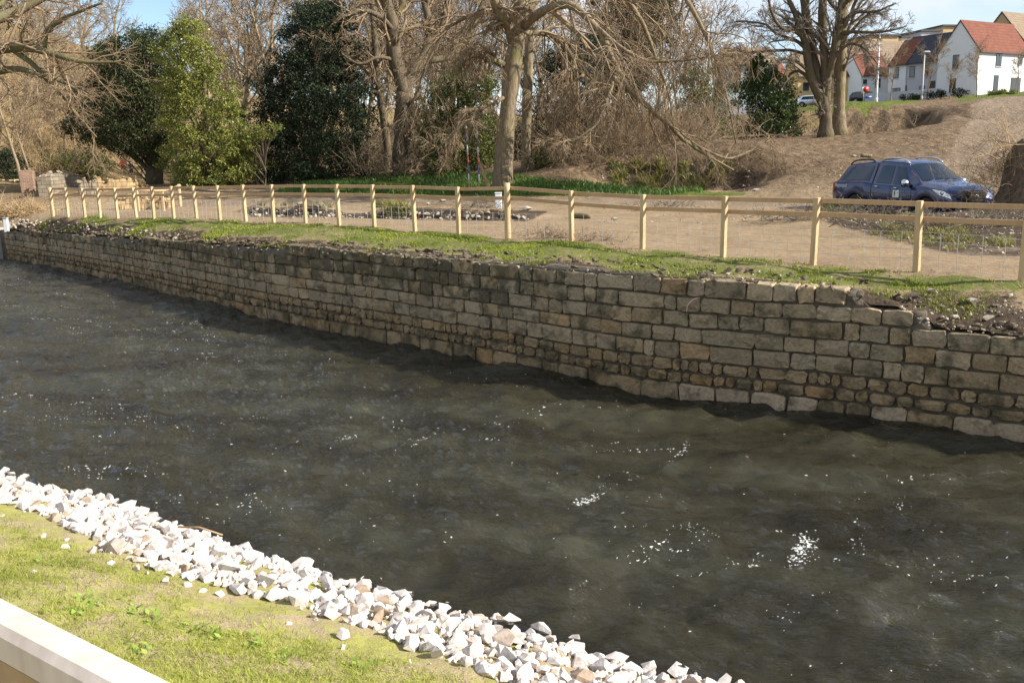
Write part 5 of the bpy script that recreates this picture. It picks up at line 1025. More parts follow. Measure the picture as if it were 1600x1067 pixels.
mb = MB(); mb.prism([(-0.46, 0.96), (0.46, 0.96), (0.30, 0.60), (-0.30, 0.60)], -0.03, 0.03); o = mb.build('grille', M_chrome, car, smooth=False); o.rotation_euler.z = rad(90); o.location = (5.225, 0, 0)
for i in range(4):
    z_ = 0.90 - i * 0.075; w_ = 0.36 - i * 0.035; mb = MB(); mb.box((5.262, 0, z_), (0.03, 2 * w_, 0.045), bev=0.004); mb.build('grille_slot', M_black, car, smooth=False)
mb = MB(); mb.tube([(5.26, 0, 0.79), (5.30, 0, 0.79)], 0.075, 18); mb.build('badge', M_chrome, car)
mb = MB(); mb.box((5.265, 0, 0.47), (0.012, 0.52, 0.11)); mb.build('number_plate', flat('plate', (0.75, 0.75, 0.70), 0.4), car, smooth=False)
mb = MB(); mb.box((5.22, 0, 0.40), (0.10, 1.30, 0.09), bev=0.02); mb.build('lower_bumper', M_black, car); mb = MB(); mb.box((-0.03, 0, 0.50), (0.12, 1.62, 0.16), bev=0.03); mb.build('rear_bumper', M_black, car)
sx = np.linspace(2.98, 3.25, 3); mb = MB(); g = np.array([pk.side(sx, 2, f, 0.006, -1) for f in (-0.15, 0.62)]); mb.grid(g); mb.build('door_sign', M_white, car)
mb = MB(); c_ = pk.side(np.array([3.06]), 2, 0.25, 0.010, -1)[0]; mb.grid(np.array([[c_ + np.array([-0.028, 0, -0.09]), c_ + np.array([0.028, 0, -0.09])], [c_ + np.array([-0.018, 0, 0.06]), c_ + np.array([0.010, 0, 0.10])]])); mb.build('sign_mark', M_black, car)
mb = MB(); c_ = pk.side(np.array([3.19]), 2, 0.50, 0.010, -1)[0]; mb.box(c_, (0.085, 0.003, 0.085)); mb.build('sign_panel', flat('panel_white', (0.8, 0.8, 0.8), 0.5), car)
def lettering(body, size, loc, rot, mat, parent, name='lettering'):
    cu = bpy.data.curves.new(name, 'FONT'); cu.body = body; cu.size = size; cu.extrude = 0.002; cu.materials.append(mat); f = bpy.data.objects.new(name, cu); COL.objects.link(f); me = bpy.data.meshes.new_from_object(f.evaluated_get(bpy.context.evaluated_depsgraph_get())); bpy.data.objects.remove(f); o = bpy.data.objects.new(name, me); COL.objects.link(o); o.parent = parent; o.location = loc; o.rotation_euler = rot; return o
yl = -float(pk.side(np.array([0.4]), 2, 0.75, 0.012, 1)[0][1]); lettering('Bepaqual', 0.17, (0.20, yl, 0.98), (rad(88), 0, 0), flat('letter_silver', (0.62, 0.65, 0.70), 0.4), car)
M_lgrey = flat('letter_grey', (0.30, 0.30, 0.32), 0.5)
for tx, zz in (('Ew', 0.88), ('Sellar', 0.77), ('io', 0.67)): lettering(tx, 0.12, (3.32, -float(pk.side(np.array([3.4]), 2, 0.4, 0.014, 1)[0][1]), zz), (rad(89), 0, 0), M_lgrey, car)

def small_car(px, Y, rz, col, label):
    c = Car(4.2, [(0,0.9),(0.06,1.05),(0.35,1.38),(0.9,1.47),(2.2,1.47),(2.6,1.38),(3.2,0.98),(3.9,0.86),(4.15,0.70),(4.2,0.6)], [(0,0.86),(2.4,0.88),(3.2,0.90),(3.9,0.80),(4.15,0.64),(4.2,0.55)], [(0,0.72),(0.3,0.84),(3.6,0.85),(4.05,0.74),(4.2,0.6)], [(0,0.6),(0.5,0.58),(2.6,0.58),(3.2,0.72),(3.9,0.70),(4.2,0.5)], (0.75, 3.35), 0.31, 0.26)
    root = empty('parked_car', base(px, Y), rz, label, 'car'); c.body(root, paint('car_paint', col), 0.1)
    for sg in (-1, 1):
        c.part('side_window', c.patch((0.55, 2.95), (0.75, 2.45), 4, 0.05, 0.92, 0.008, sg), M_glass, root); c.part('headlamp', c.patch((3.85, 4.12), (3.7, 4.08), 2, 0.4, 1, 0.008, sg), M_lamp, root); c.part('tail_lamp', c.patch((0.01, 0.12), (0.01, 0.16), 2, 0.3, 0.96, 0.01, sg, 3, 3), M_red, root)
    c.part('windscreen', c.screen(2.55, 3.15, 0.96, 0.01), M_glass, root); return root
small_car(1243, 125, rad(-30), (0.62, 0.70, 0.80), 'pale silver-blue car parked left of the many-stemmed tree'); small_car(1322, 118, rad(-20), (0.05, 0.055, 0.06), 'dark grey car parked just right of the straight trunk')

# ================================================================== houses beyond the slope
def m_render(name, c, d=0.93): return m_simple(name, c, tuple(x * d for x in c), 1.2, 0.9, 0.15, 0.01)
def m_tiles(name, c1, c2, row=0.28):
    t = NT(name); p = t.pos(); w = t.n('TexBrick'); w.inputs['Scale'].default_value = 1.0; w.inputs['Brick Width'].default_value = 0.35; w.inputs['Row Height'].default_value = row; w.inputs['Mortar Size'].default_value = 0.02
    w.inputs['Color1'].default_value = (*c1, 1); w.inputs['Color2'].default_value = (*c2, 1); w.inputs['Mortar'].default_value = (*tuple(x * 0.6 for x in c2), 1); t.link(p, w.inputs['Vector'])
    t.col(t.mix(0.35, w.outputs[0], t.ramp(t.noise(p, 0.8, 5), [(0.3, c2), (0.7, c1)]))); t.set(Roughness=0.9, Specular_IOR_Level=0.15); return t.m
M_wwhite, M_wgrey, M_wtan, M_wyel = m_render('render_white', (0.78, 0.78, 0.79)), m_render('render_grey', (0.52, 0.51, 0.54)), m_render('render_tan', (0.52, 0.37, 0.20)), m_render('brick_yellow', (0.66, 0.46, 0.20))
M_rred, M_rslate, M_rtan = m_tiles('tiles_red', (0.235, 0.092, 0.060), (0.165, 0.066, 0.046)), m_tiles('slates', (0.085, 0.087, 0.100), (0.055, 0.056, 0.066)), m_tiles('tiles_brown', (0.30, 0.225, 0.155), (0.22, 0.165, 0.115))
M_wframe = flat('window_frame', (0.05, 0.045, 0.045), 0.5); M_pane = flat('window_pane', (0.02, 0.024, 0.03), 0.05, 0, 0, 0.9); M_fascia = flat('fascia', (0.05, 0.05, 0.055), 0.6); M_door = flat('door_paint', (0.03, 0.05, 0.05), 0.5)
def window(root, face, u, z, w, h, L, W, door=False):
    """face: 'f' front (-y), 'l' left gable (-x), 'r' right gable (+x); u metres from the face's left edge as seen"""
    def bx(mbb, du, dz, sw, sh, dep, out):
        if face == 'f': mbb.box((-L / 2 + u + du, -W / 2 - out, z + dz), (sw, dep, sh))
        elif face == 'l': mbb.box((-L / 2 - out, W / 2 - u - du, z + dz), (dep, sw, sh))
        else: mbb.box((L / 2 + out, -W / 2 + u + du, z + dz), (dep, sw, sh))
    mb = MB(); bx(mb, 0, h / 2, w, h, 0.06, 0.012); f = mb.build('door' if door else 'window', M_door if door else M_wframe, root, smooth=False)
    n = 2 if w > 1.0 else 1
    for i in range(n): mb = MB(); bx(mb, (i - (n - 1) / 2) * w / n, h * (0.72 if door else 0.5), w / n - 0.14, h * (0.4 if door else 1) - 0.16, 0.03, 0.036); mb.build('pane', M_pane, f, smooth=False)
    if not door: mb = MB(); bx(mb, 0, -0.04, w + 0.12, 0.07, 0.14, 0.05); mb.build('sill', M_wgrey, f, smooth=False)
def house(label, corner, Y, rz, L, W, eave, ridge, wall, roof, front=(), left=(), right=(), at='fl', name='house', chimney=False, cat='house', deep=2.5):
    """corner: photo pixel of the wall foot at the near corner"""
    c = aty(corner[0], corner[1], Y); loc = {'fl': (-L / 2, -W / 2), 'fr': (L / 2, -W / 2)}[at]; R_ = np.array([[math.cos(rz), -math.sin(rz)], [math.sin(rz), math.cos(rz)]]); o = c[:2] - R_ @ np.array(loc)
    root = empty(name, (o[0], o[1], c[2]), rz, label, cat); mb = MB(); mb.box((0, 0, (eave - deep) / 2), (L, W, eave + deep)); 
    for s_ in (-1, 1): mb.add([(s_ * L / 2, -W / 2, eave), (s_ * L / 2, W / 2, eave), (s_ * L / 2, 0, ridge)], None, [(0, 1, 2)])
    mb.build('wall', wall, root, smooth=False); ov = 0.25; sl = (ridge - eave) / (W / 2); th = 0.16
    for s_ in (-1, 1):
        y1, z1 = s_ * (W / 2 + ov), eave - ov * sl; mb = MB(); x0, x1 = -L / 2 - 0.08, L / 2 + 0.08; up = 0.02
        v = [(x0, 0, ridge + up), (x1, 0, ridge + up), (x1, y1, z1 + up), (x0, y1, z1 + up), (x0, 0, ridge + th), (x1, 0, ridge + th), (x1, y1, z1 + th), (x0, y1, z1 + th)]
        mb.add(v, [(0, 1, 2, 3), (4, 7, 6, 5), (3, 2, 6, 7), (0, 3, 7, 4), (1, 5, 6, 2)]); r_ = mb.build('roof', roof, root, smooth=False)
        mb = MB(); mb.box((0, y1 + s_ * 0.05, z1 + 0.03), (L + 0.16, 0.10, 0.10)); mb.build('gutter', M_fascia, r_, smooth=False)
    for s_ in (-1, 1):
        mb = MB()
        for t_ in (-1, 1): mb.add([(s_ * (L / 2 + 0.10), 0, ridge + 0.17), (s_ * (L / 2 + 0.10), t_ * (W / 2 + ov), eave - ov * sl + 0.17), (s_ * (L / 2 + 0.10), t_ * (W / 2 + ov), eave - ov * sl - 0.04), (s_ * (L / 2 + 0.10), 0, ridge - 0.04)], [(0, 1, 2, 3)])
        mb.build('verge_board', M_fascia, root, smooth=False)
    for f, lst in (('f', front), ('l', left), ('r', right)):
        for u, z, w, h, *d in lst: window(root, f, u, z, w, h, L, W, bool(d))
    if chimney: mb = MB(); mb.box((L * 0.2, 0, ridge + 0.4), (0.7, 0.5, 1.4)); mb.build('chimney', wall, root, smooth=False)
    return root
house('white gabled house with bright red tiled roof, sunlit front', (1525, 147), 109, rad(30), 10.5, 5.3, 5.0, 8.5, M_wwhite, M_rred, front=[(3.9, 3.2, 1.15, 1.5), (8.3, 3.5, 0.9, 0.9), (3.7, 0.1, 0.95, 2.1, 1), (7.7, 0.3, 2.0, 1.7)], left=[(2.4, 3.1, 0.8, 1.6), (2.2, 0.4, 0.8, 1.6)])
house('tan house with grey-brown roof at the right edge', (1600, 146), 114.6, rad(30), 9, 7.4, 5.6, 10.0, M_wtan, M_rtan, left=[(5.5, 3.4, 0.8, 1.4)], front=[(2, 3.4, 1, 1.4), (2, 0.5, 1, 1.6)])
house('grey rendered house with dark slate roof left of the white gable', (1466, 152), 120, rad(-58), 6.6, 7, 4.7, 8.2, M_wgrey, M_rslate, front=[(0.9, 2.8, 0.8, 1.4), (2.6, 2.8, 0.8, 1.4), (4.6, 2.8, 0.8, 1.4), (1.2, 0.5, 1.5, 1.3), (4.2, 0.5, 0.8, 1.1), (5.6, 0.1, 0.9, 2.0, 1)], at='fr')
house('narrow white house with red roof left of the grey rendered house', (1413, 152.5), 124, rad(-58), 2.6, 6.5, 4.4, 7.6, M_wwhite, M_rred, front=[(1.2, 2.6, 0.7, 1.4), (1.3, 0.4, 1.3, 0.9)], at='fr')
house('house showing only its tan tiled roof above the others', (1368, 152), 140, rad(15), 9.0, 7.0, 4.6, 8.4, M_wgrey, M_rtan, front=[(2, 2.8, 0.9, 1.3), (6, 2.8, 0.9, 1.3)])
house('white cottage with red roof behind the tall white pole', (1344, 154), 128, rad(12), 4.4, 5.6, 3.2, 6.4, M_wwhite, M_rred, front=[(0.6, 1.9, 0.6, 0.6), (2.6, 1.4, 0.8, 1.2)])
house('yellow brick house with red roof right of the straight trunk', (1316, 154), 131, rad(4), 3.2, 5.6, 3.2, 6.2, M_wyel, M_rred, front=[(1.6, 1.2, 0.9, 1.1)])
house('long yellow brick house with brown roof behind the many-stemmed tree', (1246, 154), 134, rad(4), 6.9, 6.0, 3.2, 6.6, M_wyel, M_rtan, front=[(1.2, 1.0, 0.9, 1.2), (3.2, 1.0, 0.9, 1.2), (5.4, 1.0, 0.9, 1.2)])
house('brown roofed building with pale glazed front left of the laurel', (1134, 158), 122, rad(2), 6.6, 6.5, 4.6, 6.9, m_render('glazed_pale', (0.42, 0.50, 0.52)), M_rtan, front=[(1.1, 1.6, 1.6, 2.6), (3.2, 1.6, 1.6, 2.6), (5.3, 1.6, 1.6, 2.6)], name='building', cat='building')
house('dark red roofed house half hidden behind the laurel', (1208, 156), 140, rad(30), 3.4, 4.0, 3.0, 5.6, M_wgrey, M_rred, front=[(1.2, 1.2, 0.8, 1.0)])
def block(label, px0, px1, top, Y, rz, W, mat, wins, base_z=7.0):
    a = aty(px0, 160, Y); b = aty(px1, 160, Y); L = (b - a)[0] / math.cos(rz); c = (a + b) / 2; zt = aty((px0 + px1) / 2, top, Y)[2]; root = empty('flat_block', (c[0], c[1] + W / 2, base_z), rz, label, 'building'); H = zt - base_z
    mb = MB(); mb.box((0, 0, H / 2), (L, W, H)); mb.build('wall', mat, root, smooth=False); mb = MB(); mb.box((0, 0, H + 0.16), (L + 0.7, W + 0.7, 0.28)); mb.build('roof', M_fascia, root, smooth=False)
    for u, dz, w, h in wins: window(root, 'f', u * L, H - dz, w, h, L, W)
block('tan flat-roofed block of flats left of the white flats', 1346, 1393, 57, 170, rad(12), 8, M_wtan, [(0.15, 3.4, 1.2, 1.8), (0.62, 3.0, 0.8, 0.8), (0.78, 3.0, 0.8, 0.8)])
block('white flat-roofed block of flats between tan and grey blocks', 1397, 1425, 60, 172, rad(10), 8, M_wwhite, [(0.15, 3.0, 0.7, 1.2)])
block('pale grey flat-roofed block right of the white flats', 1426, 1457, 50, 174, rad(10), 8, M_wgrey, [(0.55, 3.6, 1.6, 1.5)])
block('tan flat-roofed tower directly behind the white gable', 1459, 1494, 42, 178, rad(10), 8, M_wtan, [(0.3, 4.0, 1.2, 1.4)])
block('grey flat roof at the top right corner', 1594, 1640, 23, 168, rad(10), 8, M_wgrey, [])
# garden wall, hedges, poles and saplings before the houses
def strip_wall(name, label, p0, p1, Y0, Y1, h, th, mat, cat):
    a, b = base(p0, Y0), base(p1, Y1); n = 24; root = MB(); f = np.linspace(0, 1, n)[:, None]; P = a + (b - a) * f; P[:, 2] = G(P[:, 0], P[:, 1]); d = (b - a)[:2] / np.linalg.norm((b - a)[:2]); nn = np.array([-d[1], d[0]]) * th / 2
    R_ = []
    for s_, z_ in ((1, -0.4), (1, h), (-1, h), (-1, -0.4)): R_.append(np.c_[P[:, 0] + s_ * nn[0], P[:, 1] + s_ * nn[1], P[:, 2] + z_])
    root.grid(np.array(R_)); k = np.array(R_)
    for e in (0, n - 1): root.add(k[:, e], [(0, 1, 2, 3)])
    return tag(root.build(name, mat, None, a, smooth=False), label, cat)
strip_wall('garden_wall', 'low pale grey garden wall before the grey and white houses', 1346, 1462, 114, 112, 1.05, 0.25, M_wgrey, 'wall'); strip_wall('roadside_wall', 'low white wall glimpsed through the twigs left of the laurel', 1112, 1235, 116, 114, 1.0, 0.3, M_wwhite, 'wall')
for i, (p0, p1, Y, h, lab) in enumerate([(1402, 1436, 103, 0.7, 'low dark clipped hedge before the garden wall'), (1440, 1458, 104, 1.3, 'round dark shrub left of the white gable'), (1459, 1470, 104.5, 1.25, 'small dark shrub against the white gable corner'), (1479, 1506, 105, 1.2, 'wide dark shrub under the white gable windows'), (1530, 1576, 104.5, 0.55, 'low light green hedge before the sunlit white front')]):
    rng = np.random.default_rng(i); a = base((p0 + p1) / 2, Y); wd = (p1 - p0) / FPX * Y; n = max(16, int(wd * 12)); cs = np.c_[a[0] + rng.uniform(-0.5, 0.5, n) * wd * 0.92, a[1] + rng.uniform(-0.5, 0.5, n), a[2] + rng.uniform(0.08, 0.95, n) ** 0.8 * h * 0.85]
    v, q, t_ = leaf_cloud(cs, np.full((n, 3), 0.24), 40, 0.16, rng); mb = MB(); mb.add(v, q, None, t_); tag(mb.build('hedge', M_dark if i < 4 else M_holly, None, a), lab, 'hedge')
def pole(name, label, px, pt, Y, r0, r1, mat, head=None):
    b = base(px, Y); t_ = aty(px + 2, pt, Y); root = empty(name, b, label=label, cat='post'); H = t_[2] - b[2]; mb = MB(); mb.tube([b - np.array([0, 0, 0.3]), b + np.array([0, 0, 1.2]), b + np.array([0, 0, H])], [r0, r0, r1], 10); mb.build('pole', mat, root, b); mb = MB(); mb.tube([b, b + np.array([0, 0, 0.5])], r0 * 1.35, 10); mb.build('foot_sleeve', mat, root, b)
    if head: mb = MB(); mb.box(b + np.array([0.18, -0.1, H]), (0.75, 0.30, 0.16), rz=0.3, bev=0.05); mb.build('lamp_head', M_white, root, b)
    return root
M_pole = flat('pole_white', (0.78, 0.78, 0.80), 0.4); M_polegrey = flat('pole_grey', (0.46, 0.47, 0.47), 0.5)
pole('tall_pole', 'tall plain white pole right of the straight trunk', 1364, 47, 84, 0.10, 0.05, M_pole); pole('street_lamp', 'grey street lamp with white head before the slate-roofed house', 1434, 82, 101, 0.09, 0.06, M_polegrey, True)
b = base(1344, 108); root = empty('road_sign', b, label='small red and white road sign with blue plate near the garden wall', cat='sign'); mb = MB(); mb.tube([b - np.array([0, 0, 0.2]), b + np.array([0, 0, 1.9])], 0.04, 8); mb.build('pole', M_polegrey, root, b)
mb = MB(); mb.box(b + np.array([-0.12, -0.06, 1.45]), (0.34, 0.03, 0.70)); mb.build('white_plate', M_white, root, b); mb = MB(); mb.tube([b + np.array([0.22, -0.05, 1.55]), b + np.array([0.22, -0.085, 1.55])], 0.34, 16); mb.build('red_disc', flat('sign_red', (0.6, 0.03, 0.03), 0.4), root, b); mb = MB(); mb.box(b + np.array([0.55, -0.06, 0.65]), (0.75, 0.03, 0.26)); mb.build('blue_plate', flat('sign_blue', (0.05, 0.10, 0.45), 0.4), root, b)
for px, Y, p, sc, lab in [(1386, 98, 4, 0.52, 'young bare tree between the white pole and the narrow white house'), (1441, 104, 4, 0.62, 'young bare tree just behind the street lamp'), (1477, 101, 4, 0.40, 'small bare sapling in front of the white gable'), (1519, 103, 4, 0.55, 'young bare tree at the corner of the white gabled house'), (1582, 101, 4, 0.42, 'small bare sapling before the sunlit white front')]:
    wood_tree(px, Y, p, sc, px * 0.7, lab, None, 'young_tree')

# ================================================================== ruined walls, small things
def m_masonry(name, c1, c2, bw, rh, mortar):
    t = NT(name); p = t.pos(); mp = t.n('Mapping'); mp.inputs['Rotation'].default_value = (rad(90), 0, 0); t.link(p, mp.inputs[0]); w = t.n('TexBrick'); w.inputs['Scale'].default_value = 1.0; w.inputs['Brick Width'].default_value = bw; w.inputs['Row Height'].default_value = rh; w.inputs['Mortar Size'].default_value = 0.018; w.inputs['Mortar Smooth'].default_value = 0.3
    for k_, c in (('Color1', c1), ('Color2', c2), ('Mortar', mortar)): w.inputs[k_].default_value = (*c, 1)
    t.link(mp.outputs[0], w.inputs['Vector']); n = t.noise(p, 2.5, 5, 0.65); t.col(t.mix(0.6, w.outputs[0], t.ramp(n, [(0.3, (0.5, 0.48, 0.45)), (0.7, (1.2, 1.15, 1.1))]), 'MULTIPLY')); t.set(Roughness=0.95, Specular_IOR_Level=0.1); t.bump(t.math('ADD', t.math('MULTIPLY', w.outputs['Fac'], -1.0), n), 0.7, 0.03); return t.m
M_rbrick, M_rstone, M_rgrey = m_masonry('old_brick', (0.40, 0.22, 0.14), (0.30, 0.16, 0.11), 0.23, 0.085, (0.42, 0.36, 0.28)), m_masonry('old_sandstone', (0.50, 0.36, 0.19), (0.40, 0.29, 0.16), 0.5, 0.25, (0.24, 0.18, 0.11)), m_masonry('old_rubble', (0.34, 0.29, 0.22), (0.27, 0.23, 0.17), 0.4, 0.2, (0.20, 0.17, 0.12))
def ruin(name, label, pts, th, mat, seed, cat='ruin', rubble=20):
    """pts: (px, py_top, Y); broken top edge, thickness inland"""
    rng = np.random.default_rng(seed); P = np.array([[*aty(a, b, Y)] for a, b, Y in pts]); Q = cr(P, 8 * len(pts)); Q[:, 2] = np.interp(np.linspace(0, 1, len(Q)), np.linspace(0, 1, len(P)), P[:, 2]); b0 = P[0].copy(); b0[2] = gz(b0[0], b0[1]); root = empty(name, b0, label=label, cat=cat)
    d = np.gradient(Q[:, :2], axis=0); d /= np.linalg.norm(d, axis=1, keepdims=True); nn = np.c_[-d[:, 1], d[:, 0]]; nn *= np.sign(nn[:, 1:2]); top = Q[:, 2] + np.repeat(rng.normal(0, 0.09, (len(Q) + 2) // 3), 3)[:len(Q)]; g = G(Q[:, 0], Q[:, 1]) - 0.4
    rows = []
    for f in np.linspace(0, 1, 6): rows.append(np.c_[Q[:, :2] + rng.normal(0, 0.02, (len(Q), 2)), g + (top - g) * f])
    rows.append(np.c_[Q[:, :2] + nn * th, top - 0.03]); rows.append(np.c_[Q[:, :2] + nn * th, g]); R_ = np.array(rows); mb = MB(); mb.grid(R_)
    for e in (0, -1): mb.add(np.array([R_[0, e], R_[5, e], R_[6, e], R_[7, e]]), [(0, 1, 2, 3)])
    mb.build('masonry', mat, root, b0, smooth=False)
    for i in range(rubble):
        j = int(rng.integers(len(Q))); v, t_ = HULLS[int(rng.integers(len(HULLS)))]; s_ = rng.uniform(0.08, 0.2); mb = MB(); mb.add((v * s_) @ rotm(rng).T + np.array([*(Q[j, :2] + nn[j] * th * rng.random()), top[j] + 0.3 * s_]), None, t_); mb.build('coping_stone', mat, root, b0, smooth=False)
    return root
ruin('brick_pier', 'broken red brick pier at the left, dark end facing the river', [(29, 268, 53.0), (40, 270, 54.5), (53, 272, 56.0)], 0.7, M_rbrick, 1, rubble=6)
ruin('rubble_wall', 'ruined grey stone wall end right of the brick pier', [(57, 277, 49.0), (70, 275, 50.5), (80, 276, 52.0), (100, 272, 53), (125, 274, 54)], 0.7, M_rgrey, 2, rubble=24)
ruin('sandstone_wall', 'low sunlit golden sandstone ruin behind the left fence posts', [(150, 282, 50), (180, 280, 50.5), (197, 278, 51), (215, 283, 51.5), (222, 292, 51.5)], 0.6, M_rstone, 3, rubble=14)
ruin('dark_ruin', 'short shaded stretch of ruined wall between grey and golden ruins', [(122, 284, 48.5), (135, 281, 48.7), (152, 284, 49)], 0.6, M_rgrey, 4, rubble=8)
ruin('rubble_bank', 'collapsed low rubble wall behind the seventh and eighth fence posts', [(185, 312, 42.5), (205, 308, 42.8), (230, 310, 43), (262, 316, 43)], 0.8, M_rstone, 5, rubble=40)
inner = [np.array([*atz(px, py, 0.05)]) for px, py in ((217, 332), (256, 327), (282, 322))]; inner = [np.array([p[0], p[1], gz(p[0], p[1])]) for p in inner]; fence(inner, [1.05, 1.0, 1.05], 'short_fence', 'short timber fence running back beside the rubble, ending in a leaning post', round_idx=(2,), inland=np.array([0.2, 1]), wire=False, rails=(0.07,))
lf = [base(px, Y) for px, Y in ((-14, 66), (-2, 66), (8, 66.3), (18, 66.6), (27, 67))]; fence(lf, [1.2] * 5, 'far_fence', 'distant timber fence at the far left edge by the brick pier', inland=np.array([0, 1]), wire=False)
# concrete abutment closing the wall at the left
P, T, N = w_frame(S_L - 1.2); M_conc = m_simple('concrete', (0.46, 0.43, 0.38), (0.33, 0.30, 0.26), 2.5, 0.9, 0.3, 0.02)
root = empty('concrete_abutment', (P[0], P[1], WZ), label='pale concrete abutment at the left end of the stone wall', cat='abutment'); mb = MB(); mb.box((*(P - T * 17.2 - N * 0.1), -1.5), (36, 1.2, 1.55), math.atan2(T[1], T[0]), bev=0.04); mb.build('block', M_conc, root, (P[0], P[1], WZ), smooth=False)
mb = MB(); mb.box((*(P - T * 17.2 - N * 0.1), -0.67), (36.1, 1.3, 0.10), math.atan2(T[1], T[0]), bev=0.02); mb.build('cap', M_conc, root, (P[0], P[1], WZ), smooth=False)
p = aty(11, 362, 40.2); p[2] = max(gz(p[0], p[1]), -0.72); root = empty('marker_post', p, label='short white post standing on the abutment at the left edge', cat='post'); mb = MB(); mb.box(p + np.array([0, 0, 0.25]), (0.20, 0.12, 0.62), bev=0.02); mb.build('shaft', flat('post_white', (0.8, 0.8, 0.8), 0.5), root, p, smooth=False); mb = MB(); mb.box(p + np.array([0.0, 0, 0.58]), (0.23, 0.15, 0.05), bev=0.01); mb.build('cap', M_conc, root, p, smooth=False)
# white post by the beech
p = atz(779, 324, 0.06); p[2] = gz(p[0], p[1]); root = empty('white_post', p, label='stubby white post behind the fence left of the round post', cat='post'); mb = MB(); mb.box(p + np.array([0, 0, 0.28]), (0.26, 0.16, 0.75), bev=0.02); mb.build('shaft', flat('plastic_white', (0.8, 0.8, 0.82), 0.4), root, p, smooth=False); mb = MB(); mb.box(p + np.array([0, 0, 0.67]), (0.29, 0.19, 0.04), bev=0.01); mb.build('cap', M_pole, root, p, smooth=False)
# ranging poles
for px0, px1, pt, Y, lab in [(732, 727, 166, 44.5, 'tall thin striped survey pole, left one of two by the trunk'), (748, 744, 172, 44.0, 'tall thin striped survey pole, right one of two by the trunk')]:
    b = base(px0, Y); t_ = aty(px1, pt, Y); root = empty('ranging_pole', b, label=lab, cat='pole'); n = 9
    for i in range(n): mb = MB(); mb.tube([b + (t_ - b) * i / n, b + (t_ - b) * (i + 0.995) / n], 0.035, 8); mb.build('band', [flat('band_red', (0.55, 0.13, 0.10), 0.5), flat('band_white', (0.7, 0.66, 0.64), 0.5), flat('band_blue', (0.16, 0.14, 0.34), 0.5)][i % 3 if i < 6 else 1], root, b)
b = base(760, 44.2); mb = MB(); mb.tube(cr(np.array([b + np.array([0.12, 0, -0.05]), b + np.array([-0.15, 0, 0.8]), b + np.array([-0.42, 0, 1.6])]), 8), np.linspace(0.12, 0.05, 8), 8); tag(mb.build('broken_bough', m_bark('bough', (0.50, 0.36, 0.20), (0.3, 0.2, 0.1)), None, b), 'pale broken bough leaning between survey pole and big trunk', 'bough')
# stump with coppice shoots at the right
b = base(1618, 24.6); root = empty('tree_stump', b, label='big dark broken stump with pale upright shoots at the right edge', cat='stump'); an = np.linspace(0, 2 * math.pi, 33); rings = []; rng = np.random.default_rng(6)
for z_, r_ in ((-0.3, 1.15), (0.0, 1.0), (0.3, 0.82), (0.8, 0.72), (1.3, 0.66), (1.6, 0.52), (1.72, 0.36), (1.74, 0.02)):
    nz = 1 + 0.22 * (vn(np.cos(an) * 2.2 + 5, np.sin(an) * 2.2 + z_ * 0.4, 3) - 0.5) * 2 + 0.16 * np.sin(an * 5 + z_) * max(0, 0.8 - z_) + 0.10 * (vn(np.cos(an) * 7, np.sin(an) * 7 + z_, 4) - 0.5); rings.append(np.c_[b[0] + r_ * nz * np.cos(an), b[1] + r_ * nz * np.sin(an), b[2] + z_ + 0.10 * (vn(np.cos(an) * 5, np.sin(an) * 5, 8) - 0.5) * (z_ > 1)])
mb = MB(); mb.grid(np.array(rings)); mb.build('bole', m_bark('stump_bark', (0.18, 0.13, 0.09), (0.06, 0.044, 0.032)), root, b)
for i in range(26):
    px = rng.uniform(1545, 1600); pt = rng.uniform(160, 262); s0 = b + np.array([rng.uniform(-0.85, -0.2), rng.uniform(-0.4, 0.3), rng.uniform(0.7, 1.6)]); e_ = aty(px - rng.uniform(-15, 55), pt, 24.4 + rng.uniform(-0.4, 0.6)); mb = MB(); mb.tube(cr(np.array([s0, (s0 + e_) / 2 + np.array([rng.normal(0, 0.08), 0, 0.05]), e_]), 8), np.linspace(0.013, 0.005, 8), 5); mb.build('shoot', M_dry, root, b)
c = b + np.array([-1.0, 0.1, 0.5]); brush('stump_brush', 'dark tangle of fine twigs left of the stump', c, (1.2, 0.8, 1.0), 240, 0.9, 0.006, M_twig, 77, 0.5)
v, t_ = HULLS[3]; p = b + np.array([-0.15, -0.25, 1.84]); mb = MB(); mb.add(v * np.array([0.17, 0.12, 0.12]) + p, None, t_); tag(mb.build('stump_stone', M_rip, None, p, smooth=False), 'white stone lying on top of the stump', 'stone')
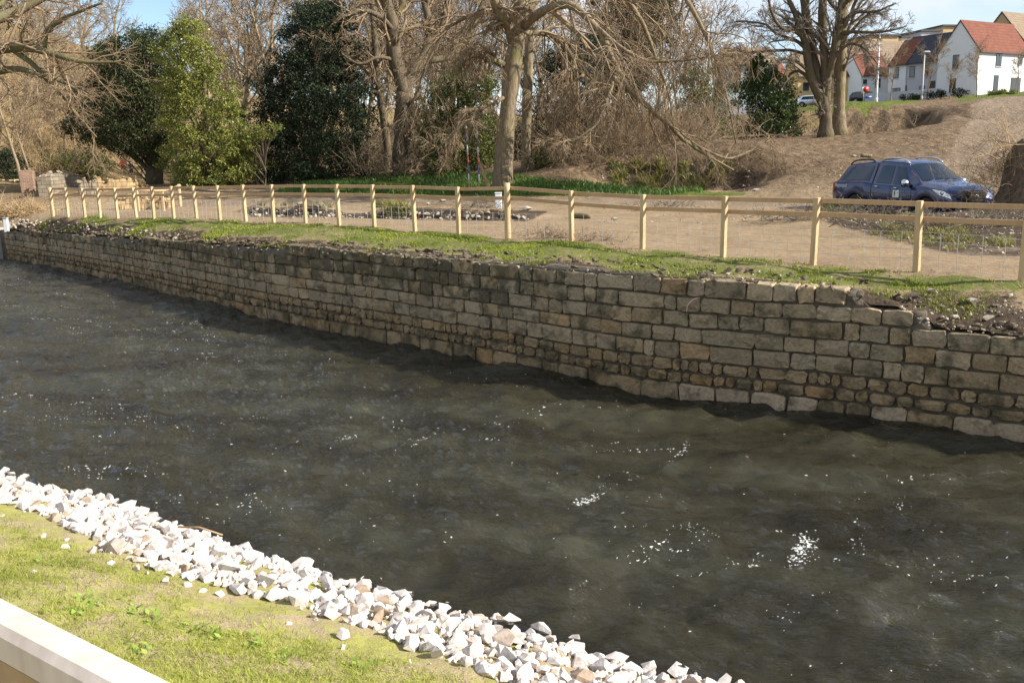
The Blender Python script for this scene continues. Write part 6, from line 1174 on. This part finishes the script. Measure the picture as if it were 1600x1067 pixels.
# loose stones and logs one can pick out
M_rock = m_simple('field_stone', (0.44, 0.37, 0.28), (0.30, 0.25, 0.19), 6, 0.9, 0.5, 0.02)
def rock(px, py, s, label, mat=None, rngY=(12, 60), name='loose_stone', fl=(1.2, 1, 0.8)):
    p = hit(px, py, *rngY); p[2] = gz(p[0], p[1]); v, t_ = HULLS[(px * 7 + py) % 28]; mb = MB(); mb.add(v * s * np.array(fl) + p + np.array([0, 0, s * 0.35]), None, t_); return tag(mb.build(name, mat or M_rock, None, p, smooth=False), label, 'stone')
for a in [(1182, 299, 0.15, 'round grey stone at the foot of the soil bank'), (1456, 458, 0.09, 'sunlit brown stone in the turf above the stepped wall'), (1520, 474, 0.10, 'flat pale slab in the soil hollow above the wall'), (1577, 464, 0.07, 'small pale stone right of the slab in the turf'), (1490, 498, 0.08, 'grey stone in the dark soil hollow'), (1545, 500, 0.09, 'larger grey stone at the right of the soil hollow'), (1137, 430, 0.06, 'white stone on the turf edge above the wall'), (1146, 438, 0.05, 'smaller white stone below the white one on the turf edge'),
          (472, 322, 0.20, 'dark lump of stone on the soil step between fence posts'), (632, 321, 0.16, 'pale stone on the soil step near the tussock'), (668, 320, 0.14, 'pale flat stone right of the tussock on the soil step'), (692, 316, 0.18, 'white block on the soil step left of the round post'), (502, 324, 0.18, 'brown stone pair member on the soil step, left'), (514, 322, 0.2, 'pale brown stone right beside the brown one on the soil step'), (820, 330, 0.28, 'big grey earth-covered boulder right of the round post'), (960, 344, 0.12, 'dark stone on the path right of the fence post'), (1334, 246, 0.14, 'small pale stone on the dirt slope behind the pickup'), (1560, 250, 0.1, 'white pebble on the dirt slope right of the pickup roof')]:
    rock(*a, rngY=(11.5, 20) if a[1] > 420 else (18, 60))
for px0, px1, py, lab in [(1345, 1362, 246, 'short pale log lying on the dirt slope behind the pickup'), (895, 922, 341, 'row of pale sticks lying on the path')]:
    a, c = hit(px0, py), hit(px1, py + 1); a[2] = gz(a[0], a[1]) + 0.08; c[2] = gz(c[0], c[1]) + 0.08; mb = MB(); mb.tube(cr(np.array([a, (a + c) / 2, c]), 6), [0.09, 0.1, 0.1, 0.09, 0.085, 0.07], 9); tag(mb.build('log', M_bark_pale, None, a), lab, 'log')
# gravel and clods: scattered on soil, path and banks
rng = np.random.default_rng(8); mb = MB()
for poly, n, s0, s1, rY in [([(1290,335),(1460,332),(1600,325),(1600,398),(1480,395),(1390,372),(1295,350)],420,0.015,0.07,(14,27)), ([(385,328),(520,327),(540,336),(600,332),(800,332),(830,344),(700,345),(590,342),(385,340)],330,0.03,0.12,(24,42)), ([(1395,470),(1600,470),(1600,532),(1440,508)],150,0.012,0.045,(11.5,16)), ([(40,345),(110,345),(300,368),(300,378),(100,362)],110,0.03,0.09,(28,42)), ([(300,372),(1300,432),(1340,455),(900,425),(560,400),(300,386)],260,0.012,0.05,(12,33)), ([(860,310),(1300,320),(1300,350),(900,348)],160,0.02,0.06,(20,45)), ([(1250,190),(1500,190),(1500,300),(1250,300)],200,0.03,0.09,(28,75)), ([(930,250),(1180,250),(1180,300),(930,290)],150,0.03,0.10,(36,50)), ([(0,340),(60,345),(60,356),(0,356)],90,0.05,0.14,(34,48))]:
    pp = np.array(poly); c_ = 0
    while c_ < n:
        m = n * 2; x_ = rng.uniform(pp[:, 0].min(), pp[:, 0].max(), m); y_ = rng.uniform(pp[:, 1].min(), pp[:, 1].max(), m); k = in_poly(x_, y_, poly)
        for a_, b_ in zip(x_[k][:n - c_], y_[k][:n - c_]): h_ = hit(a_, b_, *rY); v, t_ = HULLS[int(rng.integers(28))]; s_ = s0 + (s1 - s0) * rng.random() ** 3; mb.add((v * s_) @ rotm(rng).T + h_ + np.array([0, 0, 0.2 * s_]), None, t_); c_ += 1
tag(mb.build('rubble', M_rock, smooth=False), 'scattered small stones and clods on the far bank', 'rubble', kind='stuff')
# bent pipe sticking out of the wall face
i0 = int(np.argmin(np.abs(np.interp(WS, ws_px, [a for a, b, c in WALL_PX]) - 1075))); P, N, T = WC[i0], WN[i0], WT[i0]; zt = aty(1072, 470, P[1])[2]; c0 = np.array([*P, zt]); n3, t3 = np.array([*N, 0]), np.array([*T, 0])
mb = MB(); mb.tube(cr(np.array([c0 + t3 * 0.10 - n3 * 0.05 + np.array([0, 0, 0.05]), c0 + t3 * 0.05 + n3 * 0.10 + np.array([0, 0, 0.04]), c0 - t3 * 0.03 + n3 * 0.15 - np.array([0, 0, 0.05]), c0 - t3 * 0.06 + n3 * 0.13 - np.array([0, 0, 0.17])]), 12), 0.011, 8); tag(mb.build('bent_pipe', flat('pipe_pink', (0.62, 0.38, 0.30), 0.6), None, c0), 'thin pinkish bent pipe poking out of the stone wall', 'pipe')
# stick lying on the near stones
p = atz(310, 832, -1.9); mb = MB(); mb.tube([p + np.array([-0.25, 0.10, 0.03]), p + np.array([0.02, 0.0, 0.06]), p + np.array([0.30, -0.12, 0.02])], [0.012, 0.011, 0.008], 7); tag(mb.build('stick', M_dry, None, p), 'straight dry stick on the white rocks at the water edge', 'stick')

# ================================================================== people
def skin(name, verts, edges, radii, mat, parent, sub=2):
    me = bpy.data.meshes.new(name); me.from_pydata(verts, edges, []); me.update(); o = bpy.data.objects.new(name, me); COL.objects.link(o); o.parent = parent; md = o.modifiers.new('skin', 'SKIN'); md.use_smooth_shade = True
    for i, r_ in enumerate(radii): me.skin_vertices[0].data[i].radius = (r_, r_); me.skin_vertices[0].data[i].use_root = i == 0
    sb = o.modifiers.new('sub', 'SUBSURF'); sb.levels = sb.render_levels = sub; me.materials.append(mat); return o
def person(label, b, rz, top, bottom, stride, long_legs, hood=False):
    root = empty('person', b, rz, label, 'person'); M_sk = flat('skin', (0.45, 0.27, 0.19), 0.6); s = stride
    V = [(0,0,0.95),(0,0,1.15),(0,0.02,1.38),(0,0.02,1.50),(0,0.0,1.60),(0,-0.01,1.72), (-0.09,0,0.90),(-0.10,-0.20*s,0.52),(-0.10,0.02-0.05*s,0.10),(-0.10,-0.12-0.05*s,0.04), (0.09,0,0.90),(0.10,-0.02,0.50),(0.10,0.28*s,0.22),(0.10,0.24*s-0.10,0.06),
         (-0.19,0.02,1.42),(-0.27,0.10*s,1.16),(-0.22,-0.14*s,1.00+0.1*s),(0.19,0.02,1.42),(0.27,0.08*s,1.16),(0.22,-0.22*s,1.04+0.12*s), (-0.20,-0.20*s,0.95+0.14*s),(-0.23,-0.22*s,0.97+0.14*s),(0.20,-0.28*s,1.0+0.16*s),(0.23,-0.29*s,1.02+0.16*s)]
    E = [(0,1),(1,2),(2,3),(3,4),(4,5),(0,6),(6,7),(7,8),(8,9),(0,10),(10,11),(11,12),(12,13),(2,14),(14,15),(15,16),(2,17),(17,18),(18,19),(16,20),(16,21),(19,22),(19,23)]
    R_ = [0.14,0.13,0.15,0.06,0.09,0.085,0.085,0.058,0.04,0.035,0.085,0.058,0.04,0.035,0.06,0.042,0.03,0.06,0.042,0.03,0.012,0.012,0.012,0.012]; skin('body', V, E, R_, M_sk, root)
    skin('top', [V[0],V[1],V[2],(0,0.02,1.47),V[14],V[15],V[16],V[17],V[18],V[19]], [(0,1),(1,2),(2,3),(2,4),(4,5),(5,6),(2,7),(7,8),(8,9)], [0.165,0.155,0.175,0.085,0.078,0.06,0.045,0.078,0.06,0.045], top, root)
    kn = 8 if long_legs else 7; ks = 12 if long_legs else 11
    vs = [V[0],V[6],V[7],V[10],V[11]] + ([V[8], V[12]] if long_legs else []); es = [(0,1),(1,2),(0,3),(3,4)] + ([(2,5),(4,6)] if long_legs else []); skin('trousers', vs, es, [0.16,0.11,0.082,0.11,0.082] + ([0.06,0.06] if long_legs else []), bottom, root)
    skin('hair', [(0,0.03,1.63),(0,0.02,1.74),(0,-0.02,1.78)], [(0,1),(1,2)], [0.085,0.095,0.07], top if hood else flat('hair', (0.025,0.018,0.012), 0.7), root)
    for k_ in (8, 12):
        q = V[k_]; e_ = V[9] if k_ == 8 else V[13]; skin('shoe', [(q[0], q[1] + 0.03, q[2] - 0.02), e_], [(0, 1)], [0.055, 0.05], M_white, root, 1)
    return root
p = base(190, 104); person('runner in a bright red top and dark shorts on the far path', p, rad(20), flat('top_red', (0.62, 0.035, 0.030), 0.7), flat('shorts_dark', (0.015, 0.015, 0.018), 0.8), 1.0, False)
p = base(203, 108); person('walker in dark clothes beside the yew trunk on the far path', p, rad(200), flat('coat_dark', (0.012, 0.013, 0.018), 0.8), flat('trousers_dark', (0.014, 0.014, 0.016), 0.8), 0.4, True, True)
